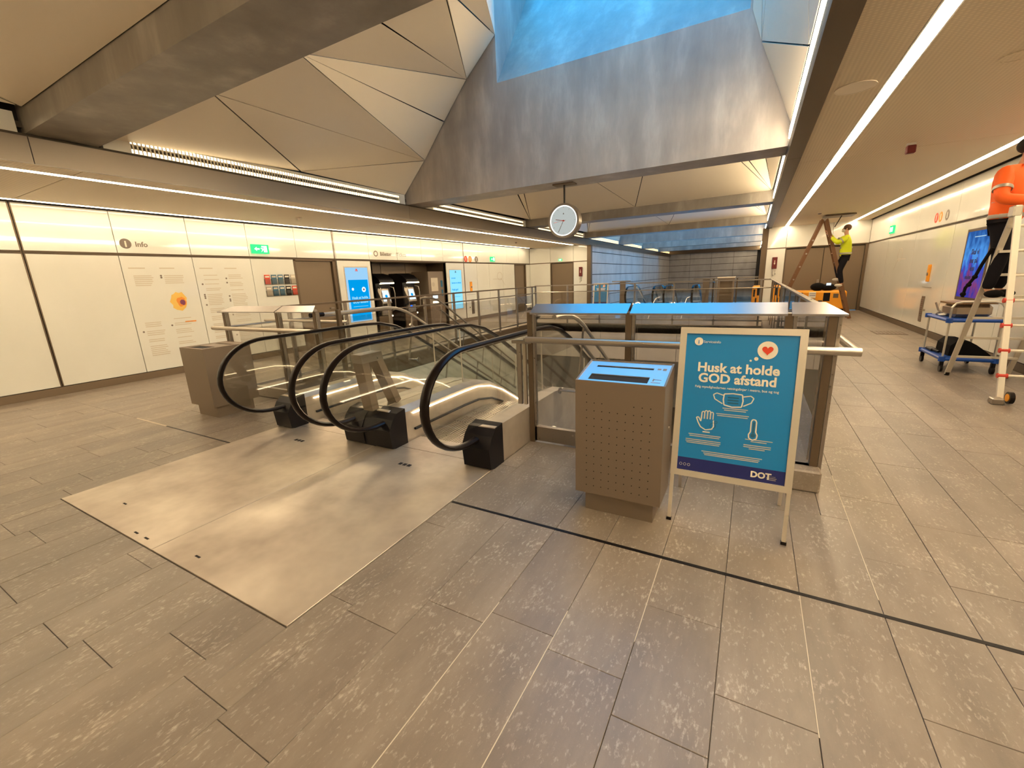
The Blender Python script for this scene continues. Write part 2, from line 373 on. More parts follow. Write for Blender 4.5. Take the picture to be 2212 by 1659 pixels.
# ---------------------------------------------------------------- side walls: white glass panels
def yz_panel(b, x, y0, y1, z0, z1, th=.02, g=.006):
    b.box(min(x, x + th), max(x, x + th), y0 + g, y1 - g, z0 + g, z1 - g); return b
wl = B().box(XL - 1.25, XL - 1.15, YB, YE + .3, -.3, 3.4).box(XL - 1.2, XL - .03, YE + .22, YE + .3, -.3, 3.4).box(XL - 1.2, XL - .03, YB - .08, YB, -.3, 3.4)
for (a, c, z0, z1) in ((YB, 7.02, 0, 3.3), (8.24, 9.60, 0, 3.3), (13.16, 18.52, 0, 3.3), (19.72, YE + .2, 0, 3.3), (7.02, 8.24, 2.3, 3.3), (9.60, 13.16, 2.3, 3.3), (18.52, 19.72, 2.3, 3.3)):
    wl.box(XL - .10, XL - .03, a, c, z0, z1)
wall_left = struct('wall_left', wl, 'backing')
yj = [2.42 + 1.18 * k for k in range(-6, 16)]; 
ZM = 2.30
def inside(a, c, gaps): return any(a >= g0 - .05 and c <= g1 + .05 for g0, g1 in gaps)
gapsL = ((7.02, 8.24), (9.60, 13.16), (18.52, 19.72))
for i, y in enumerate(yj[:-1] + [19.0]):
    pass
lower = [(yj[i], yj[i + 1]) for i in range(len(yj) - 1) if yj[i + 1] <= 7.02 + .2]
lower = [(a, min(c, 7.02)) for a, c in lower if a < 6.9] + [(8.32, 9.52), (13.2, 14.34), (14.34, 15.25), (15.25, 16.2), (16.2, 17.4), (17.4, 18.50), (19.74, 20.15)]
for a, c in lower: obj('glass_panel', yz_panel(B(), XL - .03, a, c, .133, ZM - .02, .03), 'white_glass', wall_left)
for a, c in zip([y for y in yj if y < YE], [y for y in yj if y < YE][1:] + [YE]):
    if c - a > .1: obj('glass_panel', yz_panel(B(), XL - .03, a, c, ZM + .02, ZL, .03), 'white_glass', wall_left)
b = B().box(XL - .02, XL + .004, YB, YE, ZM - .018, ZM - .005).box(XL - .02, XL + .004, YB, YE, ZM + .005, ZM + .018)
for y in (2.42, 8.27, 14.34): b.box(XL - .02, XL + .004, y - .022, y - .006, .133, ZL).box(XL - .02, XL + .004, y + .006, y + .022, .133, ZL)
obj('panel_trim', b, 'bronze', wall_left)
struct('baseboard_left', B().box(XL - .03, XL + .004, YB, 7.02, 0, .125).box(XL - .03, XL + .004, 8.24, 9.6, 0, .125).box(XL - .03, XL + .004, 13.16, 18.52, 0, .125), 'door_steel')
# right wall
wr = B().box(XR + .03, XR + .12, YB, YE + .2, 0, 3.4)
wall_right = struct('wall_right', wr, 'backing')
yr = [1.1, 3.55, 5.5, 7.8, 10.2, 12.5, 14.86, 17.2, 20.15]; yr = [-5, -2.6, 0.0, 2.4, 4.8, 7.4, 9.9, 12.40, 14.86, 17.45, 20.15]
for a, c in zip(yr, yr[1:]):
    obj('glass_panel', yz_panel(B(), XR, a, c, .133, 2.345, .03), 'white_glass', wall_right)
    obj('glass_panel', yz_panel(B(), XR, a, c, 2.385, ZR, .03), 'white_glass', wall_right)
obj('panel_trim', B().box(XR - .006, XR + .02, YB, YE, 2.342, 2.358).box(XR - .006, XR + .02, YB, YE, 2.370, 2.386), 'bronze', wall_right)
struct('baseboard_right', B().box(XR - .004, XR + .03, YB, YE, 0, .128), 'bronze')
# wall behind the camera
wb_ = struct('wall_rear', B().box(XL - .1, XR + .1, YB - .1, YB, -.3, 3.4), 'backing')
for i in range(11): obj('glass_panel', B().box(XL + .01 + i * 1.23, XL + 1.22 + i * 1.23, YB, YB + .03, .13, 3.05), 'white_glass', wb_)
# end walls of the aisles
we = struct('wall_end_left', B().box(XL - .1, -6.97, YE + .06, YE + .12, 0, 3.4), 'backing')
for (x0, x1, z0, z1) in ((XL, -8.89, .13, 2.28), (-7.67, -6.99, .13, 2.28), (XL, -8.89, 2.32, ZL), (-8.89, -7.68, 2.32, ZL), (-7.68, -6.99, 2.32, ZL)):
    obj('glass_panel', B().box(x0 + .006, x1 - .006, YE, YE + .04, z0, z1), 'white_glass', we)
obj('panel_trim', B().box(XL, -6.95, YE - .006, YE + .03, 2.283, 2.317), 'bronze', we)
we2 = struct('wall_end_right', B().box(.30, XR + .1, YE + .08, YE + .14, 0, 3.4), 'backing')
for (x0, x1, z0, z1) in ((.36, .98, .13, 2.345), (.36, .98, 2.385, ZR), (.98, 2.4, 2.385, ZR), (2.4, XR, 2.385, ZR)):
    obj('glass_panel', B().box(x0 + .006, x1 - .006, YE, YE + .05, z0, z1), 'white_glass', we2)
obj('panel_trim', B().box(.33, XR, YE - .006, YE + .03, 2.348, 2.382), 'bronze', we2)
# doors
def door(n, b_leaf, b_frame, handle, label):
    o = struct('door_%d' % n, b_leaf, 'door_steel'); o['label'] = label
    obj('door_frame', b_frame, 'bronze', o); obj('door_handle', handle, 'steel', o); return o
door(1, B().box(XL - .12, XL - .06, 7.10, 8.16, .01, 2.24), B().box(XL - .12, XL, 7.02, 7.08, 0, 2.29).box(XL - .12, XL, 8.18, 8.26, 0, 2.29).box(XL - .12, XL, 7.02, 8.26, 2.25, 2.29), B().box(XL - .06, XL - .03, 7.95, 8.08, 1.0, 1.03), 'brown steel door in the left wall beside the brochure rack')
door(2, B().box(XL - .12, XL - .06, 18.6, 19.62, .01, 2.24), B().box(XL - .12, XL, 18.52, 18.58, 0, 2.29).box(XL - .12, XL, 19.64, 19.72, 0, 2.29).box(XL - .12, XL, 18.52, 19.72, 2.25, 2.29), B().box(XL - .06, XL - .03, 18.68, 18.8, 1.0, 1.03), 'brown steel door at the far end of the left wall')
door(3, B().box(-8.83, -7.73, YE + .05, YE + .1, .01, 2.24), B().box(-8.89, -8.84, YE - .01, YE + .1, 0, 2.28).box(-7.72, -7.67, YE - .01, YE + .1, 0, 2.28), B().box(-7.9, -7.78, YE + .02, YE + .05, 1.0, 1.03), 'brown steel door in the end wall of the left aisle')
door(4, B().box(1.02, 2.2, YE + .05, YE + .1, .01, 2.3).box(2.22, 3.4, YE + .05, YE + .1, .01, 2.3), B().box(.98, 1.01, YE - .01, YE + .1, 0, 2.34).box(3.41, XR, YE - .01, YE + .1, 0, 2.34), B().box(2.1, 2.17, YE + .02, YE + .05, .95, 1.15), 'wide brown double door in the end wall behind the wooden ladder')
# ---------------------------------------------------------------- aisle ceilings
def ceil_panels(par, x0, x1, z, ys, holes=()):
    for a, c in zip(ys, ys[1:]):
        obj('ceiling_panel', B().box(x0, x1, a + .006, c - .006, z, z + .03), 'ceiling_metal', par)
YC = [-5.0, -3.48, 2.42, 8.32, 14.22, YE]
ceil = struct('ceiling', B().box(XL - 1.35, FX0, YB - .1, YE + .3, 3.36, 3.42).box(.46, XR + .2, YB - .1, YE + .3, 3.36, 3.42), 'backing')
ceil_panels(ceil, -9.70, -7.60, ZL, YC); ceil_panels(ceil, -7.47, -6.92, ZL, YC)
YCR = [-5.0, -3.45, 2.45, 8.42, 14.3, YE]
for x0, x1 in ((.46, .87), (1.00, 2.92), (3.05, 3.42)): ceil_panels(ceil, x0, x1, ZR, YCR)
# ceiling light strips, each bay's length is one lamp
def strip(x0, x1, z, y0, y1, label, grp, mt='led_strip'):
    t = thing('ceiling_light_strip', label, 'light', ((x0 + x1) / 2, (y0 + y1) / 2, z), grp)
    obj('diffuser', B().box(x0 + .006, x1 - .006, y0 + .02, y1 - .02, z - .004, z + .015), mt, t)
    obj('housing', B().box(x0 - .012, x0, y0, y1, z - .002, z + .06).box(x1, x1 + .012, y0, y1, z - .002, z + .06).box(x0, x1, y0, y1, z + .03, z + .06), 'white_plastic', t)
nm = ['behind the camera', 'nearest the photographer', 'in the second bay from the front', 'in the third bay from the front', 'reaching the end wall']
for i in range(4):
    a, c = YC[i + 1], YC[i + 2]
    if i == 3: c -= .5
    strip(-9.84, -9.74, ZL, a, c, 'warm white strip lamp along the left wall edge, %s' % nm[i + 1], 'lamps of the left aisle ceiling', 'led_strip_edge')
    strip(-7.585, -7.485, ZL, a, c, 'warm white strip lamp over the inner side of the left aisle, %s' % nm[i + 1], 'lamps of the left aisle ceiling')
    a, c = YCR[i + 1], YCR[i + 2]
    strip(.885, .985, ZR, a, c, 'warm white strip lamp over the inner side of the right aisle, %s' % nm[i + 1], 'lamps of the right aisle ceiling')
    strip(2.935, 3.035, ZR, a, c, 'warm white strip lamp along the right wall edge, %s' % nm[i + 1], 'lamps of the right aisle ceiling', 'led_strip_edge_right')
for nmx, x in (('round ceiling loudspeaker beside the nearest right strip lamp', .66), ('faint round ceiling disc to the right of the nearest strip lamp', 1.68)):
    t = thing('ceiling_speaker', nmx, 'speaker', (x, 5.35, ZR)); obj('grille', B().cyl((x, 5.35, ZR - .006), (x, 5.35, ZR + .002), .145 if x < 1 else .10, 32), 'vault_panel' if x < 1 else 'ceiling_metal', t)
    obj('rim', B().ring((x, 5.35, ZR - .009), 'z', .145 if x < 1 else .10, .155 if x < 1 else .11, .008), 'vault_panel' if x < 1 else 'ceiling_metal', t)
t = thing('fire_alarm', 'small dark red alarm sounder under the right aisle ceiling', 'alarm', (1.69, 8.12, ZR))
obj('body', B().bbox(1.645, 1.745, 8.07, 8.15, ZR - .13, ZR - .03, .01), 'sign_red', t); obj('base', B().box(1.65, 1.74, 8.09, 8.15, ZR - .03, ZR), 'white_plastic', t)
for x, y, z, l in ((-8.6, 6.3, ZL, 'small smoke detector on the left aisle ceiling above the info panels'), (1.55, 16.2, ZR, 'small dark sensor on the right aisle ceiling before the ladder'), (-8.5, 15.9, ZL, 'small dark camera dome at the far end of the left aisle ceiling')):
    t = thing('smoke_detector', l, 'detector', (x, y, z)); obj('dome', B().cyl((x, y, z - .05), (x, y, z - .01), .035, 16, .05), 'print_grey' if 'dark' in l else 'vault_panel', t, smooth=True); obj('base', B().cyl((x, y, z - .012), (x, y, z), .058, 16), 'vault_panel', t)
# fascias
YFS = [YB, -3.95, 1.95, 7.85, 13.75, 19.65, 25.55, 31.45, 37.35, YF]
tf = struct('trim_1', B().box(FX0 + .01, FX0 + .03, YB, YF, 3.02, 3.30), 'backing')
tg = struct('trim_2', B().box(FX1 + .02, FX1 + .04, YB, YF, 3.13, 3.36), 'backing')
for a, c in zip(YFS, YFS[1:]):
    obj('fascia_panel', B().box(FX0 + .03, FX0 + .07, a + .004, c - .004, 3.00, 3.265), 'fascia_steel', tf)
    obj('fascia_panel', B().box(FX1 - .03, FX1 + .15, a + .004, c - .004, 3.12, 3.30), 'dark_bronze', tg)
# ---------------------------------------------------------------- vault beams and folded panels
def beam_obj(y0, tall, label, lean=False):
    y1 = y0 + .60; b = B()
    if tall: b.prism([(y0, 3.3), (y1, 3.3), (y1, 4.9), (y0 + 1.95, 7.3), (y0 + 1.5, 7.3), (y0, 5.15)], 0, FX0 - .05, FX1 + .05)
    else: b.prism([(y0 - .0, 3.3), (y1, 3.3), (y1, 4.6), (y0, 4.6)], 0, FX0 - .05, FX1 + .05)
    if tall and y0 < 10: b.box(FX0, -4.485, y0, 9.4, 5.15, 7.3).box(-.355, FX1, y0, 9.4, 5.15, 7.3)
    o = struct('trim_%d' % beam_obj.n, b, 'concrete_lit' if tall else 'concrete'); beam_obj.n += 1; o['label'] = label; return o
beam_obj.n = 3
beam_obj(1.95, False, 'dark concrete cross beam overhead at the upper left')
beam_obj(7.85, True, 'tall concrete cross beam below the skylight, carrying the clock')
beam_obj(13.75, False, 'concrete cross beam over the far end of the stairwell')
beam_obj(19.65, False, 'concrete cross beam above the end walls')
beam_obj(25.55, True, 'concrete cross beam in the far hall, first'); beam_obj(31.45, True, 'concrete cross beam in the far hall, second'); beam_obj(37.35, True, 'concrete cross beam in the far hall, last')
def tri(par, pts, inset=.02, th=.008, mt='vault_panel'):
    P = [Vector(p) for p in pts]; n = len(P); Q = []
    nr = (P[1] - P[0]).cross(P[2] - P[0]).normalized()
    for i in range(n):
        a, c, d = P[i - 1], P[i], P[(i + 1) % n]; e1 = (c - a).normalized(); e2 = (d - c).normalized()
        n1 = nr.cross(e1); n2 = nr.cross(e2); k = 1 + n1.dot(n2)
        s = (n1 + n2) * (inset / max(k, .25)); 
        if s.length > inset * 5: s = s.normalized() * inset * 5
        Q.append(c + s)
    if nr.z > 0: Q = Q[::-1]
    b = B(); b.slab(Q, -th); obj('vault_panel', b, mt, par)
def back(pts, off=.03): # dark sheet behind the panels
    P = [Vector(p) for p in pts]; n = (P[1] - P[0]).cross(P[2] - P[0]).normalized()
    if n.z < 0: n = -n
    return [p + n * off for p in P]
v1 = struct('ceiling_vault', B(), 'backing')
N = [(-6.95, 2.56, 3.42), (-4.44, 2.56, 3.34), (-3.20, 2.56, 3.345), (-2.38, 2.56, 3.335), (-1.80, 2.56, 3.34), (-1.55, 2.56, 3.34)]
P = [(-6.95, 7.84, 3.5), (-6.93, 5.25, 3.52), (-6.32, 7.84, 4.11), (-5.745, 7.84, 4.74), (-5.15, 7.84, 5.36), (-4.48, 7.84, 5.92)]
fan = [(N[0], N[1], P[1]), (N[1], P[2], P[1]), (P[1], P[2], P[0]), (N[1], N[2], P[2]), (N[2], P[3], P[2]), (N[2], P[4], P[3]), (N[2], N[3], P[4]), (N[3], N[4], P[4]), (N[4], P[5], P[4]), (N[4], N[5], P[5])]
bb = B()
for f in fan: tri(v1, f, .012); bb.slab(back(f), .02)
# right side of the bay
S = [(.27, 2.56, 3.60), (.27, 5.46, 3.62), (.27, 7.84, 3.60), (-.18, 7.84, 4.70), (-.335, 7.84, 5.12), (-.36, 7.84, 7.25), (-.227, 7.0, 4.83), (-.10, 2.56, 7.25), (-.33, 6.2, 7.25)]
fan = [(S[1], S[2], S[3]), (S[1], S[3], (-.10, 5.2, 7.25)), (S[3], S[4], S[5]), (S[3], S[5], (-.10, 5.2, 7.25)), (S[0], S[1], (-.10, 5.2, 7.25)), (S[0], (-.10, 5.2, 7.25), S[7])]
for f in fan: tri(v1, f, .012); 
bb.box(.32, .36, 1.95, 8.0, 3.3, 7.4)
# shaft walls above the folded panels
b = B(); 
q0, q1 = Vector(P[5]), Vector(N[5])
b.slab([q0, q1, (q1.x, q1.y, 7.3), (q0.x, q0.y, 7.3)], .06)
shaft = struct('wall_skylight', b, 'vault_panel')
b = B().box(-1.62, .32, 2.50, 2.56, 3.9, 7.3); obj('near_shaft_wall', b, 'concrete', shaft)
# generic bays: low folded ceiling attached to the front beam
def low_bay(y0, y1):
    "y0 rear face of the near beam, y1 front face of the far beam"
    k = .2; zf = 3.55; L = y1 - y0; zt = zf + k * L
    e = lambda x0, x1, t: (x0 + (x1 - x0) * t)
    A0 = (-6.78, y1, zf - .03); Mn = (-3.28, y1, zf); R0 = (.22, y1, zf + .03)
    t = L / 1.97
    H1 = (-6.78 + 1.537 * t, y0, zt); H2 = (-3.28 - 1.016 * t, y0, zt); H3 = (-3.28 + 1.18 * t, y0, zt); H4 = (.22 - 1.39 * t, y0, zt); H5 = (.22 - .20 * t, y0, zt)
    if H1[0] > H2[0]:   # keep the fan ordered
        H1 = (-2.9 - 2.2, y0, zt); H2 = (-4.6, y0, zt)
    if H4[0] < H3[0]: H3 = (-1.6, y0, zt); H4 = (-1.2, y0, zt)
    FL0, FL1 = (-6.93, y0, 3.5), (-6.93, y1, 3.5); FR0, FR1 = (.27, y0, 3.6), (.27, y1, 3.6)
    for f, i in (((A0, Mn, H2), .012), ((A0, H2, H1), .035), ((Mn, H3, H2), .012), ((Mn, R0, H3), .012), ((R0, H4, H3), .035), ((R0, H5, H4), .035), ((A0, H1, FL0), .035), ((R0, FR0, H5), .03)):
        tri(v1, f, i); bb.slab(back(f), .02)
low_bay(8.45, 13.75); low_bay(14.35, 19.65); low_bay(-3.35, 1.95)
for y0, y1 in ((20.25, 25.55), (26.15, 31.45), (32.05, 37.35)):   # skylight bays of the far hall, the middle one opened only to brighten it
    for f in (((-6.93, y0, 3.5), (-6.93, y1, 3.5), (-6.4, y1, 6.2), (-6.4, y0, 6.2)), ((.27, y0, 3.5), (-.2, y0, 6.2), (-.2, y1, 6.2), (.27, y1, 3.5))):
        tri(v1, f, .01); bb.slab(back(f, .04), .02)
low_bay(37.95, 43.0)
# closed roof above, open only over the skylights
x0, x1 = -7.2, .6
bb.box(x0, x1, YB, 1.95, 4.9, 5.0).box(x0, -4.5, 2.5, 9.5, 7.3, 7.4).box(-4.5, x1, 1.9, 2.62, 7.3, 7.4).box(x0, x1, 9.38, 20.25, 7.3, 7.4)
bb.box(x0, x1, 37.3, 43.2, 7.3, 7.4).box(x0, x1, 1.95, 2.2, 4.5, 7.4)
bb.box(x0, -7.0, YB, YF, 3.3, 7.4).box(.38, x1, YB, YF, 3.36, 7.4).box(x0, x1, 19.7, 20.2, 4.5, 7.4).box(x0, x1, 43.0, 43.1, 3.3, 7.4).box(x0, x1, YB - .05, YB, 3.3, 5)
struct('ceiling_roof', bb, 'joint_black')
v1.data = bb and bpy.data.meshes.new('ceiling_vault') or v1.data
_hb = B().box(-7.1, -7.02, YB, YF, 3.45, 3.55); _me = v1.data; _me.from_pydata(_hb.v, [], _hb.f); _me.materials.append(M['backing'])
# louvred fluorescent fixtures along the left edge of the vault
def fixture(y0, y1, n, label):
    t = thing('louvre_light', label, 'light', (FX0, (y0 + y1) / 2, 3.38), 'fluorescent fixtures along the left edge of the vault')
    obj('housing', B().box(-7.0, -6.93, y0, y1, 3.275, 3.31).box(-7.0, -6.93, y0, y1, 3.455, 3.50).box(-7.0, -6.93, y0, y0 + .28, 3.31, 3.455).box(-7.0, -6.93, y1 - .18, y1, 3.31, 3.455).box(-7.02, -6.995, y0, y1, 3.275, 3.5), 'white_plastic', t)
    L = (y1 - y0 - .46) / n
    for i in range(n):
        a = y0 + .28 + i * L; obj('lens', B().box(-6.985, -6.955, a + .01, a + L - .01, 3.312, 3.453), 'fixture_light', t)
        lb = B()
        for k in range(int(L / .045)): lb.box(-6.955, -6.935, a + .02 + k * .045, a + .036 + k * .045, 3.312, 3.453)
        for k in range(1, 3): lb.box(-6.955, -6.94, a + .01, a + L - .01, 3.312 + k * .047 - .004, 3.312 + k * .047 + .004)
        obj('louvre', lb, 'silver_frame', t)
fixture(-3.3, 1.9, 4, 'louvred lamp at the upper left corner, cut by the picture edge')
fixture(2.6, 7.8, 4, 'long louvred lamp between the two nearest cross beams')
fixture(8.5, 13.7, 4, 'louvred lamp behind the tall skylight beam')
fixture(14.4, 19.6, 4, 'louvred lamp partly hidden behind the clock')
for i, y in enumerate((20.3, 26.2, 32.1, 38.0)): fixture(y, y + 5.2 - (.4 if i == 3 else 0), 3, 'small bright louvred lamp above the far concrete wall, number %s from this side' % ('one', 'two', 'three', 'four')[i])
for i, a in enumerate((-3.3, 2.6, 8.5, 14.4, 20.3, 26.2, 32.1, 38.0)):
    t = thing('edge_light', 'thin lit slot along the right edge of the vault, %s' % ('out of frame', 'nearest and brightest length', 'length behind the tall beam', 'third length', 'fourth length', 'fifth tiny length', 'sixth tiny length', 'farthest tiny length')[i], 'light', (FX1, a + 2.6, 3.4), 'lit slots along the right edge of the vault')
    obj('diffuser', B().box(.262, .278, a, a + 5.1, 3.36, 3.47), 'edge_slot' if i < 2 else 'edge_slot_far', t); obj('housing', B().box(.278, .31, a, a + 5.1, 3.34, 3.5), 'white_plastic', t)
# ---------------------------------------------------------------- opening in the floor and lower level
b = B().box(XV0 - .12, XV0 - .03, YV0, YV1 + 8, ZLOW, -.3).box(XV1 + .03, XV1 + .12, YV0, YV1 + 8, ZLOW, -.3).box(XV0, XV1, 2.5, 2.6, ZLOW, -.3).box(XV0 - .1, XV1 + .1, 22, 22.1, ZLOW, -1.2)
wv = struct('wall_stairwell', b, 'backing')
for iz in range(4):
    z1 = -.38 - iz * 1.15; z0 = max(z1 - 1.15, ZLOW)
    for iy in range(9):
        y0 = YV0 + iy * 1.2; y1 = min(y0 + 1.2, YV1 + (0 if z1 > -1 else .0))
        if y1 - y0 < .1: continue
        obj('wall_panel', B().box(XV0 - .03, XV0, y0 + .006, y1 - .006, z0 + .006, z1 - .006), 'white_glass', wv)
        obj('wall_panel', B().box(XV1, XV1 + .03, y0 + .006, y1 - .006, z0 + .006, z1 - .006), 'white_glass', wv)
for i in range(6): obj('fascia_slab', B().box(XV0 + i * 1.25 + .005, min(XV0 + (i + 1) * 1.25, XV1) - .005, YV1, YV1 + .05, -1.2, -.03), 'concrete_slab', wv)
for i in range(6): obj('wall_panel', B().box(XV0 + i * 1.25 + .005, min(XV0 + (i + 1) * 1.25, XV1) - .005, 21.9, 21.95, ZLOW, -1.25), 'white_glass', wv)
obj('edge_band', B().box(XV0 - .02, XV0 + .01, YV0, YV1, -.36, -.02).box(XV1 - .01, XV1 + .02, YV0, YV1, -.36, -.02), 'bronze', wv)
struct('ceiling_lower', B().box(XV0, XV1, YV1 + .05, 22, -1.22, -1.2), 'ceiling_metal')
struct('floor_lower', B().box(XV0 - .1, XV1 + .1, 2.5, 22.1, ZLOW - .1, ZLOW), 'stone')
for i, x in enumerate((-3.05, -2.75, -2.55)):
    tag(obj('lower_light_strip', B().box(x, x + .07, 15.0, 18.2, -1.235, -1.22), 'lower_light'), 'bright strip lamp under the far floor edge, %s of three seen through the stairwell' % ('left', 'middle', 'right')[i], 'light', 'strip lamps of the lower level')
# ---------------------------------------------------------------- far hall walls of concrete slabs
wfl = struct('wall_far_left', B().box(FX0 - .12, FX0 - .03, YE + .1, YF, ZLOW, 3.3), 'backing'); wfr = struct('wall_far_right', B().box(FX1 + .08, FX1 + .16, YE + .1, YF, ZLOW, 3.3), 'backing')
wff = struct('wall_far', B().box(FX0 - .1, FX1 + .1, YF + .03, YF + .1, ZLOW, 3.3), 'backing')
zs = [3.26, 2.72, 2.19, 1.65, 1.12, .58, .04, -.5, -1.6, -2.7]
for z1, z0 in zip(zs, zs[1:]):
    for y0, y1 in ((YE + .15, 26.05), (26.05, 32.0), (32.0, 37.5), (37.5, YF)):
        obj('concrete_slab', B().box(FX0 - .03, FX0, y0 + .02, y1 - .02, z0 + .035, z1), 'concrete_slab', wfl)
        obj('concrete_slab', B().box(FX1 + .05, FX1 + .08, y0 + .02, y1 - .02, z0 + .035, z1), 'concrete_slab', wfr)
    for i in range(4):
        x = FX0 + i * 1.76; obj('concrete_slab', B().box(x + .012, x + 1.75, YF, YF + .03, z0 + .035, z1), 'concrete_slab', wff)
struct('trim_pillar_left', B().box(-6.99, -6.80, YE - .02, YE + .2, 0, 3.02), 'bronze'); struct('trim_pillar_right', B().box(.16, .36, YE - .02, YE + .2, 0, 3.14), 'bronze')
struct('floor_far', B().box(FX0, FX1 + .1, 30.5, YF, -.3, 0), 'stone')
# ---------------------------------------------------------------- escalators
def esc_path(y0, n=10):
    "side profile offset: list of (y, z) of the handrail top centre; newel at the low y end"
    pts = []; cy, cz, r1, r2 = y0 + .52, .665, .52, .405
    for i in range(n * 2 + 1):
        a = math.pi * (1.5 - i / (2 * n)); 
        a = -math.pi / 2 - math.pi * i / (2 * n)
        pts.append((cy + r1 * math.cos(a), cz + r2 * math.sin(a)))
    pts[0] = (pts[0][0], pts[0][1])
    return [(y0 + .78, .262)] + pts
def slope(y, ytop, z):
    "height z carried along the run: flat, arc, then 30 degrees down"
    r = 1.7; s = r * math.sin(math.radians(30))
    if y <= ytop: return z
    if y < ytop + s: return z - (r - math.sqrt(r * r - (y - ytop) ** 2))
    return z - r * (1 - math.cos(math.radians(30))) - (y - ytop - s) * math.tan(math.radians(30))
YEND = 11.2
def run(y0, ytop, z, ye, n=26): return [(y0 + (ye - y0) * i / n, slope(y0 + (ye - y0) * i / n, ytop, z)) for i in range(n + 1)]
def escalator(XA, XB, y0, label, ytop_off=2.0, full=True):
    """XA, XB handrail planes; y0 front of the handrail loop"""
    t = thing('escalator', label, 'escalator', ((XA + XB) / 2, y0 + .7, 0), 'escalators')
    yt = y0 + ytop_off; ye = YEND + (y0 - 2.25); nose = esc_path(y0)
    for x in (XA, XB):
        pts = [(x, y, z) for y, z in nose] + [(x, y, z) for y, z in run(y0 + 1.0, yt, 1.07, ye)]
        obj('handrail', B().tube(pts, .020, 10, rx=.040, up=(1, 0, 0)) if False else B().tube([Vector(p) for p in pts], .042, 10, rx=.022, up=(1, 0, 0)), 'rubber', t, smooth=True)
        # glass balustrade
        g = []; top = [(y, z) for y, z in nose[1:]] + run(y0 + 1.0, yt, 1.05, ye)
        # polygon between the nose loop and the deck
        loop = [(y, z) for y, z in nose if z > .34] + [(y, z) for y, z in run(y0 + 1.0, yt, 1.05, ye)]
        low = run(y0 + .62, yt, .36, ye)
        gb = B(); L1 = loop; 
        # resample both chains to the same count and make a strip
        def rs(ch, n):
            d = [0]
            for p, q in zip(ch, ch[1:]): d.append(d[-1] + math.hypot(q[0] - p[0], q[1] - p[1]))
            out = []
            for i in range(n):
                s = d[-1] * i / (n - 1); k = max(j for j in range(len(d)) if d[j] <= s + 1e-9); k = min(k, len(ch) - 2); u = (s - d[k]) / max(d[k + 1] - d[k], 1e-9)
                out.append((ch[k][0] + (ch[k + 1][0] - ch[k][0]) * u, ch[k][1] + (ch[k + 1][1] - ch[k][1]) * u))
            return out
        i1 = next(i for i, p in enumerate(L1) if p[0] > y0 + .62 and p[1] > .9)
        hi = rs([(max(y, 0), z) for y, z in L1[i1:]], 30); 
        lo = [(y, slope(y, yt, .36)) for y, z in hi]
        ns = [p for p in L1[:i1 + 1]]
        vs = [(x - .005, y, z) for y, z in hi] + [(x - .005, y, z) for y, z in lo] ; n_ = 30
        fs = [(i, i + 1, n_ + i + 1, n_ + i) for i in range(n_ - 1)]
        vs2 = [(x + .005, y, z) for _, y, z in vs]; gb.add(vs + vs2, fs + [tuple(j + 2 * n_ for j in f[::-1]) for f in fs])
        c = (y0 + .62, .36); fanp = [c] + ns + [hi[0]]
        for o_ in (-.005, .005): gb.add([(x + o_, y, z) for y, z in [lo[0]] + ns + [hi[0]]], [(0, i, i + 1) for i in range(1, len(ns) + 1)])
        obj('glass_balustrade', gb, 'clear_glass', t)
        jb_ = B()
        for yy in (y0 + 2.0, y0 + 3.4, y0 + 4.8): jb_.box(x - .007, x + .007, yy, yy + .006, slope(yy, yt, .37), slope(yy, yt, 1.03))
        obj('glass_joint', jb_, 'pale_light' if False else 'silver_frame', t)
    # skirts and decks
    for x, sgn in ((XA, 1), (XB, -1)):
        b = B(); xi = x + sgn * .10; xo = x - sgn * .15
        pr = run(y0 + .70, yt, .36, ye); n_ = len(pr)
        # deck top (slightly sloped inwards) and inner skirt
        vs = [(xi, y, z - .04) for y, z in pr] + [(x, y, z) for y, z in pr] + [(xo, y, z) for y, z in pr] + [(xo, y, z - .72 if y > y0 + 1.4 else min(0, z - .36)) for y, z in pr] + [(xi, y, z - .80 if y > y0 + 1.3 else -.01) for y, z in pr]
        fs = [(k * n_ + i, k * n_ + i + 1, ((k + 1) % 5) * n_ + i + 1, ((k + 1) % 5) * n_ + i) for k in range(5) for i in range(n_ - 1)] + [(0, n_, 2 * n_, 3 * n_, 4 * n_)]
        obj('skirt', b.add(vs, fs), 'plate_steel', t)
        pr = run(y0 + .95, yt, .285, ye); b = B().tube([(xi + sgn * .004, y, z) for y, z in pr], .013, 6, rx=.006, up=(1, 0, 0)); obj('skirt_light', b, 'esc_led', t)
        b = B().tube([(xi + sgn * .012, y, z - .17) for y, z in pr], .014, 6, rx=.014); obj('brush_guard', b, 'black_plastic', t)
        # newel housing
        xa, xb = sorted((x - sgn * .16, x + sgn * .12)); b = B(); ym = y0 + .66
        pf = [(ym - .06, .015), (ym - .08, .20), (ym - .02, .30), (ym + .04, .352), (ym + .16, .372), (ym + .16, .0), (ym, 0)]
        b.prism(pf, 0, xa, xb); obj('newel_housing', b, 'black_plastic', t)
        obj('cover_tag', B().box(xa + .06, xa + .14, ym - .088, ym - .06, .21, .25) if False else B().slab([(xa + .09, ym - .012, .285), (xa + .17, ym - .012, .285), (xa + .17, ym + .03, .312), (xa + .09, ym + .03, .312)], .008), 'silver_frame', t, label='small pale maker plate')
    # landing, comb and steps
    x0, x1 = XA + .11, XB - .11
    obj('landing_plate', B().box(x0, x1, y0 + .72, y0 + 1.02, -.06, .004), 'plate_steel', t)
    cb = B().box(x0, x1, y0 + 1.02, y0 + 1.2, -.06, -.004)
